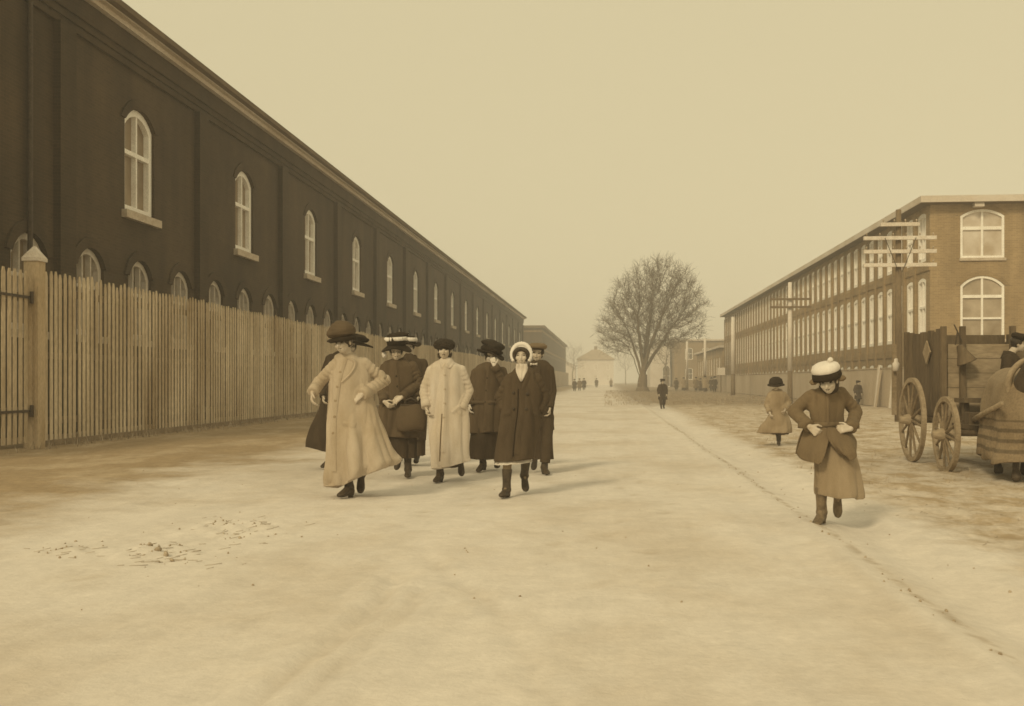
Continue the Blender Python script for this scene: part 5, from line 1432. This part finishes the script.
def wagon():
    root = thing('wagon', 'wooden farm wagon with high plank sides and pale dusty wheels at right', 'wagon', (5.2, 15.36, 0))
    L = lambda x, y, z: (x - 5.2, y - 14.9, z)
    x0, x1, y0, y1 = 4.60, 6.1, 14.5, 16.25
    for nm, x in (('side_board', x0), ('side_board', x1)):
        m = MB(); r = random.Random(2); y = y0 + .05
        while y < y1 - .05:
            w_ = .19; m.span(L(x - .018 - r.uniform(0, .01), y + .006, .66), L(x + .018, min(y + w_, y1) - .006, 1.86 + r.uniform(-.02, .02))); y += w_
        for z in (.8, 1.25, 1.7):
            s = 1 if x == x0 else -1
            m.span(L(x + s * .019, y0, z - .04), L(x + s * .05, y1, z + .04))
        m.build(nm, M['cart_wood'], root)
    m = MB(); z = .46; r = random.Random(9)
    while z < 1.66:
        m.span(L(x0 + .06, y0 - .02 - r.uniform(0, .008), z + .004), L(x1 - .06, y0 + .02, z + .196)); z += .2
    m.build('front_board', M['cart_pale'], root)
    m = MB(); z = .66
    while z < 1.7:
        m.span(L(x0 + .05, y1 - .02, z + .004), L(x1 - .05, y1 + .02, z + .196)); z += .2
    m.build('tail_board', M['cart_wood'], root)
    m = MB(); m.span(L(x0 + .02, y0, .58), L(x1 - .02, y1, .655)); m.build('floor', M['cart_wood'], root)
    for x, y in ((x0 - .01, y0 - .05), (4.84, y0 - .062), (5.5, y0 - .062), (x1 + .01, y0 - .05), (x0 - .03, y1 - .1), (x1 + .03, y1 - .1)):
        m = MB(); m.span(L(x - .035, y - .035, .5), L(x + .035, y + .03, 1.90)); m.build('stake', M['cart_wood'], root)
    m = MB(); m.span(L(x0 - .2, y1 + .06, .62), L(x0 - .14, y1 + .12, 1.72)); m.build('stake', M['wheel_rim'], root)
    ln = MB(); ln.lathe([(.01, 0), (.05, .01), (.055, .12), (.03, .15), (.03, .19), (.01, .2)], 12, L(x0 - .17, y1 - .02, 1.3)); ln.build('lantern', M['white_cloth'], root, smooth=True)
    m = MB(); m.box(L(x0 - .055, 15.05, 1.56), (.02, .24, .24), Matrix.Rotation(R(45), 3, 'X')); m.build('diamond_plate', M['cart_pale'], root)
    for y, r_, n in ((14.9, .596, 12), (13.4, .485, 12)):
        ax = MB(); ax.tube([L(4.2, y, r_), L(6.2, y, r_)], .04, 10); ax.build('axle', M['cart_wood'], root)
        for x in (4.30, 6.1 if y > 14 else 5.9):
            wheel(root, L(x, y, r_ + g0(x, y + .46)), r_, n)
    # fore-carriage: perch pole, bolster, seat, footboard
    m = MB(); m.span(L(5.12, 13.3, .5), L(5.28, 15.0, .62)); m.build('perch_pole', M['cart_wood'], root)
    m = MB(); m.span(L(4.55, 13.3, .60), L(5.85, 13.5, .75)); m.build('bolster', M['cart_wood'], root)
    m = MB(); m.span(L(4.7, 13.95, .86), L(5.75, 14.35, .92)); m.span(L(4.75, 14.1, .62), L(4.82, 14.2, .858)); m.span(L(5.63, 14.1, .62), L(5.7, 14.2, .858)); m.build('seat', M['cart_wood'], root)
    m = MB(); m.span(L(4.7, 13.25, .52), L(5.75, 14.44, .578)); m.build('footboard', M['cart_wood'], root)
    for pts in (((4.62, 13.32, .66), (4.50, 12.7, .74), (4.36, 11.65, .90)), ((5.5, 13.3, .66), (5.25, 12.7, .74), (4.98, 11.6, .90))):
        m = MB(); m.tube([L(*q) for q in pts], [.035, .035, .028], 9); m.build('shaft', M['wheel_rim'], root, smooth=True)
    return root
wagon()
def nosebag():
    o = thing('feed_pail', 'dark cone shaped pail hanging from the front stake of the wagon', 'pail', (4.83, 14.76, 1.46))
    m = MB(); m.lathe([(.05, .24), (.06, .22), (.09, .1), (.16, -.06), (.165, -.08), (.13, -.07), (.05, .05)], 20)
    m.xform(Matrix.Rotation(R(-22), 4, 'Y') @ Matrix.Scale(.8, 4)); m.build('pail_body', M['cart_wood'], o, smooth=True)
    h = MB(); h.tube([(-.13, 0, .18), (-.10, 0, .36), (-.13, .045, .46), (-.10, 0, .36), (-.04, 0, .22)], .01, 6); h.build('strap', M['leather'], o)
nosebag()
def horse():
    root = thing('horse', 'brown cart horse under a long striped blanket standing before the wagon', 'horse', (4.86, 12.92, g0(4.86, 12.92)), R(-99)); root.scale = (.93, .93, .93)
    b = MB()
    # faces +x; root in the middle of the trunk
    b.loft([[Vector((x, ry * math.cos(a), z + rz * math.sin(a))) for a in [2 * math.pi * k / 20 for k in range(20)]] for x, ry, rz, z in ((-.72, .10, .14, 1.08), (-.66, .20, .24, 1.06), (-.45, .27, .31, 1.04), (-.1, .29, .32, .99), (.3, .28, .34, .99), (.55, .24, .34, 1.03), (.75, .15, .24, 1.08))])
    b.tube([(.6, 0, 1.12), (.85, 0, 1.35), (1.08, 0, 1.58)], [.24, .17, .12], 16); b.tube([(1.02, 0, 1.62), (1.25, 0, 1.48), (1.5, 0, 1.28)], [.13, .11, .065], 14); b.ball((1.5, 0, 1.28), .068)
    for s in (-1, 1):
        b.cap((1.05, s * .06, 1.70), (1.08, s * .08, 1.80), .03, .012, 8)
        y = s * .16
        b.cap((-.48, y, .98), (-.40, y, .70), .18, .11); b.cap((-.40, y, .70), (-.60, y, .46), .10, .06); b.cap((-.60, y, .46), (-.56, y, .12), .055, .042); b.cap((-.56, y, .12), (-.52, y, .05), .048, .065)
        b.cap((.50, y, .98), (.52, y, .66), .13, .075); b.cap((.52, y, .66), (.53, y, .40), .068, .052); b.cap((.53, y, .40), (.52, y, .12), .046, .038); b.cap((.52, y, .12), (.55, y, .05), .045, .06)
    me = remesh(b, .016, 4); obj('body', me, M['horse'], root)
    t = MB(); t.tube([(-.74, 0, 1.18), (-.84, 0, .95), (-.82, .02, .55)], [.045, .06, .02], 10); t.build('tail', M['hair'], root, smooth=True)
    mn = MB(); mn.loft([[Vector((x, .02 * c, z + .0)) + Vector((0, .03 * math.cos(a), .09 * math.sin(a))) for a in [2 * math.pi * k / 8 for k in range(8)]] for x, z, c in ((.55, 1.36, 0), (.8, 1.52, 1), (1.0, 1.72, 0), (1.1, 1.76, 0))]); mn.build('mane', M['hair'], root, smooth=True)
    # blanket: a draped sheet with a real thickness
    q = MB(); rows = []; w = waves(91, 10, .8, 2.6)
    for i in range(30):
        x = -.84 + 1.70 * i / 29; row = []
        fr_ = max(0, (x - .50) / .37); re_ = max(0, (-.55 - x) / .30)
        nar = math.sqrt(max(.02, 1 - fr_ ** 2)) * (1 - .30 * re_ ** 2)
        for j in range(41):
            u = (j - 20) / 20; s = 1 if u > 0 else -1; au = abs(u)
            top = 1.37 + .04 * math.exp(-((x + .5) / .25) ** 2) - .20 * fr_ ** 1.5 - .16 * re_ ** 2
            if au < .3: t = au / .3; y, z = .31 * t, top - .16 * t ** 1.9
            else: f = (au - .3) / .7; y, z = .31 + .085 * f ** .7, top - .16 - f * (top - .16 - .24)
            row.append(Vector((x, s * y * nar, z)))
        rows.append(row)
    A = np.array([[tuple(p) for p in r] for r in rows]); n_ = wnoise(A.reshape(-1, 3), w).reshape(A.shape[:2]); A[:, :, 1] += n_ * .018 * np.sign(A[:, :, 1]); A[:, :, 0] += n_ * .01
    for i in range(30):
        for j in range(41):
            f = max(0, (abs(j - 20) / 20 - .3) / .7); ph = A[i, j, 0] * 13 + 1.3 * math.sin(A[i, j, 0] * 5) + (2 if j > 20 else 0)
            A[i, j, 1] += math.copysign(1, A[i, j, 1]) * (abs(math.sin(ph)) - .6) * .075 * f; A[i, j, 2] += .03 * f * f * math.sin(A[i, j, 0] * 9); A[i, j, 0] += (abs(math.sin(A[i, j, 1] * 12 + 1)) - .6) * .06 * f * (1 if i > 24 else 0)
    O = A.copy(); B = A.copy(); B[:, :, 1] *= .96; B[:, :, 2] -= .012
    q.loft([[tuple(p) for p in O[i]] + [tuple(p) for p in B[i][::-1]] for i in range(30)])
    q.build('blanket', M['blanket'], root, smooth=True)
    g = MB(); g.tube([(.66 + .10 * math.sin(t_), .27 * math.cos(t_), 1.20 + .30 * math.sin(t_)) for t_ in [2 * math.pi * k / 32 for k in range(33)]], .038, 10); g.build('horse_collar', M['cart_pale'], root, smooth=True)
horse()
def driver():
    root = thing('person', 'driver in dark coat and cap sitting on the wagon seat at the right edge', 'person', (5.36, 14.61, 0.0), R(58))
    P = lambda q: Vector((q[0], q[2] if len(q) > 2 else 0.0, -q[1]))
    sp = dict(seed=83, lod=1, head=(.05, -1.65, -.10), hh=.215, yaw=10, pitch=12, sh=[(-.17, -1.46, 0), (.19, -1.46, 0)], el=[(-.25, -1.2, -.02), (.27, -1.2, -.02)], wr=[(-.14, -1.1, -.26), (.16, -1.1, -.26)], pel=(0, -1.03, .02),
              feet=[(-.12, -.585, -.46, -6, 0, 0, (-.12, -1.06, -.42)), (.12, -.585, -.46, 6, 0, 0, (.12, -1.06, -.42))], trousers='coat_dark',
              coat=dict(mat='coat_black', rings=[(0.02, .06, -1.55, .8), (.01, .14, -1.51, .62), (.01, .19, -1.45, .62), (0, .20, -1.3, .66), (0, .19, -1.15, .7), (0, .20, -1.0, .75), (0, .20, -.94, .75)], folds=(.5, .05, (5, 7), 1)),
              hat=('flat', 'felt_black'))
    make_person(root, P, 1.0, sp)
driver()

# ------------------------------------------------------------------ the hazy air
def haze():
    mb = MB(); mb.span((-300, -60, -1.2), (340, 660, 22.0))
    m = bpy.data.materials.new('hazy air'); m.use_nodes = True; t = m.node_tree; t.nodes.clear()
    o = t.nodes.new('ShaderNodeOutputMaterial'); v = t.nodes.new('ShaderNodeVolumePrincipled')
    v.inputs['Density'].default_value = .0025; v.inputs['Color'].default_value = (1, 1, 1, 1); v.inputs['Anisotropy'].default_value = 0
    t.links.new(v.outputs[0], o.inputs['Volume'])
    m.volume_intersection_method = 'ACCURATE' if hasattr(m, 'volume_intersection_method') else None
    h = mb.build('haze', m); kind(h, 'stuff'); h['label'] = 'pale hazy air filling the street'
    if hasattr(m, 'homogeneous_volume'): m.homogeneous_volume = True
try:
    haze()
except Exception as ex:
    print('haze', ex)
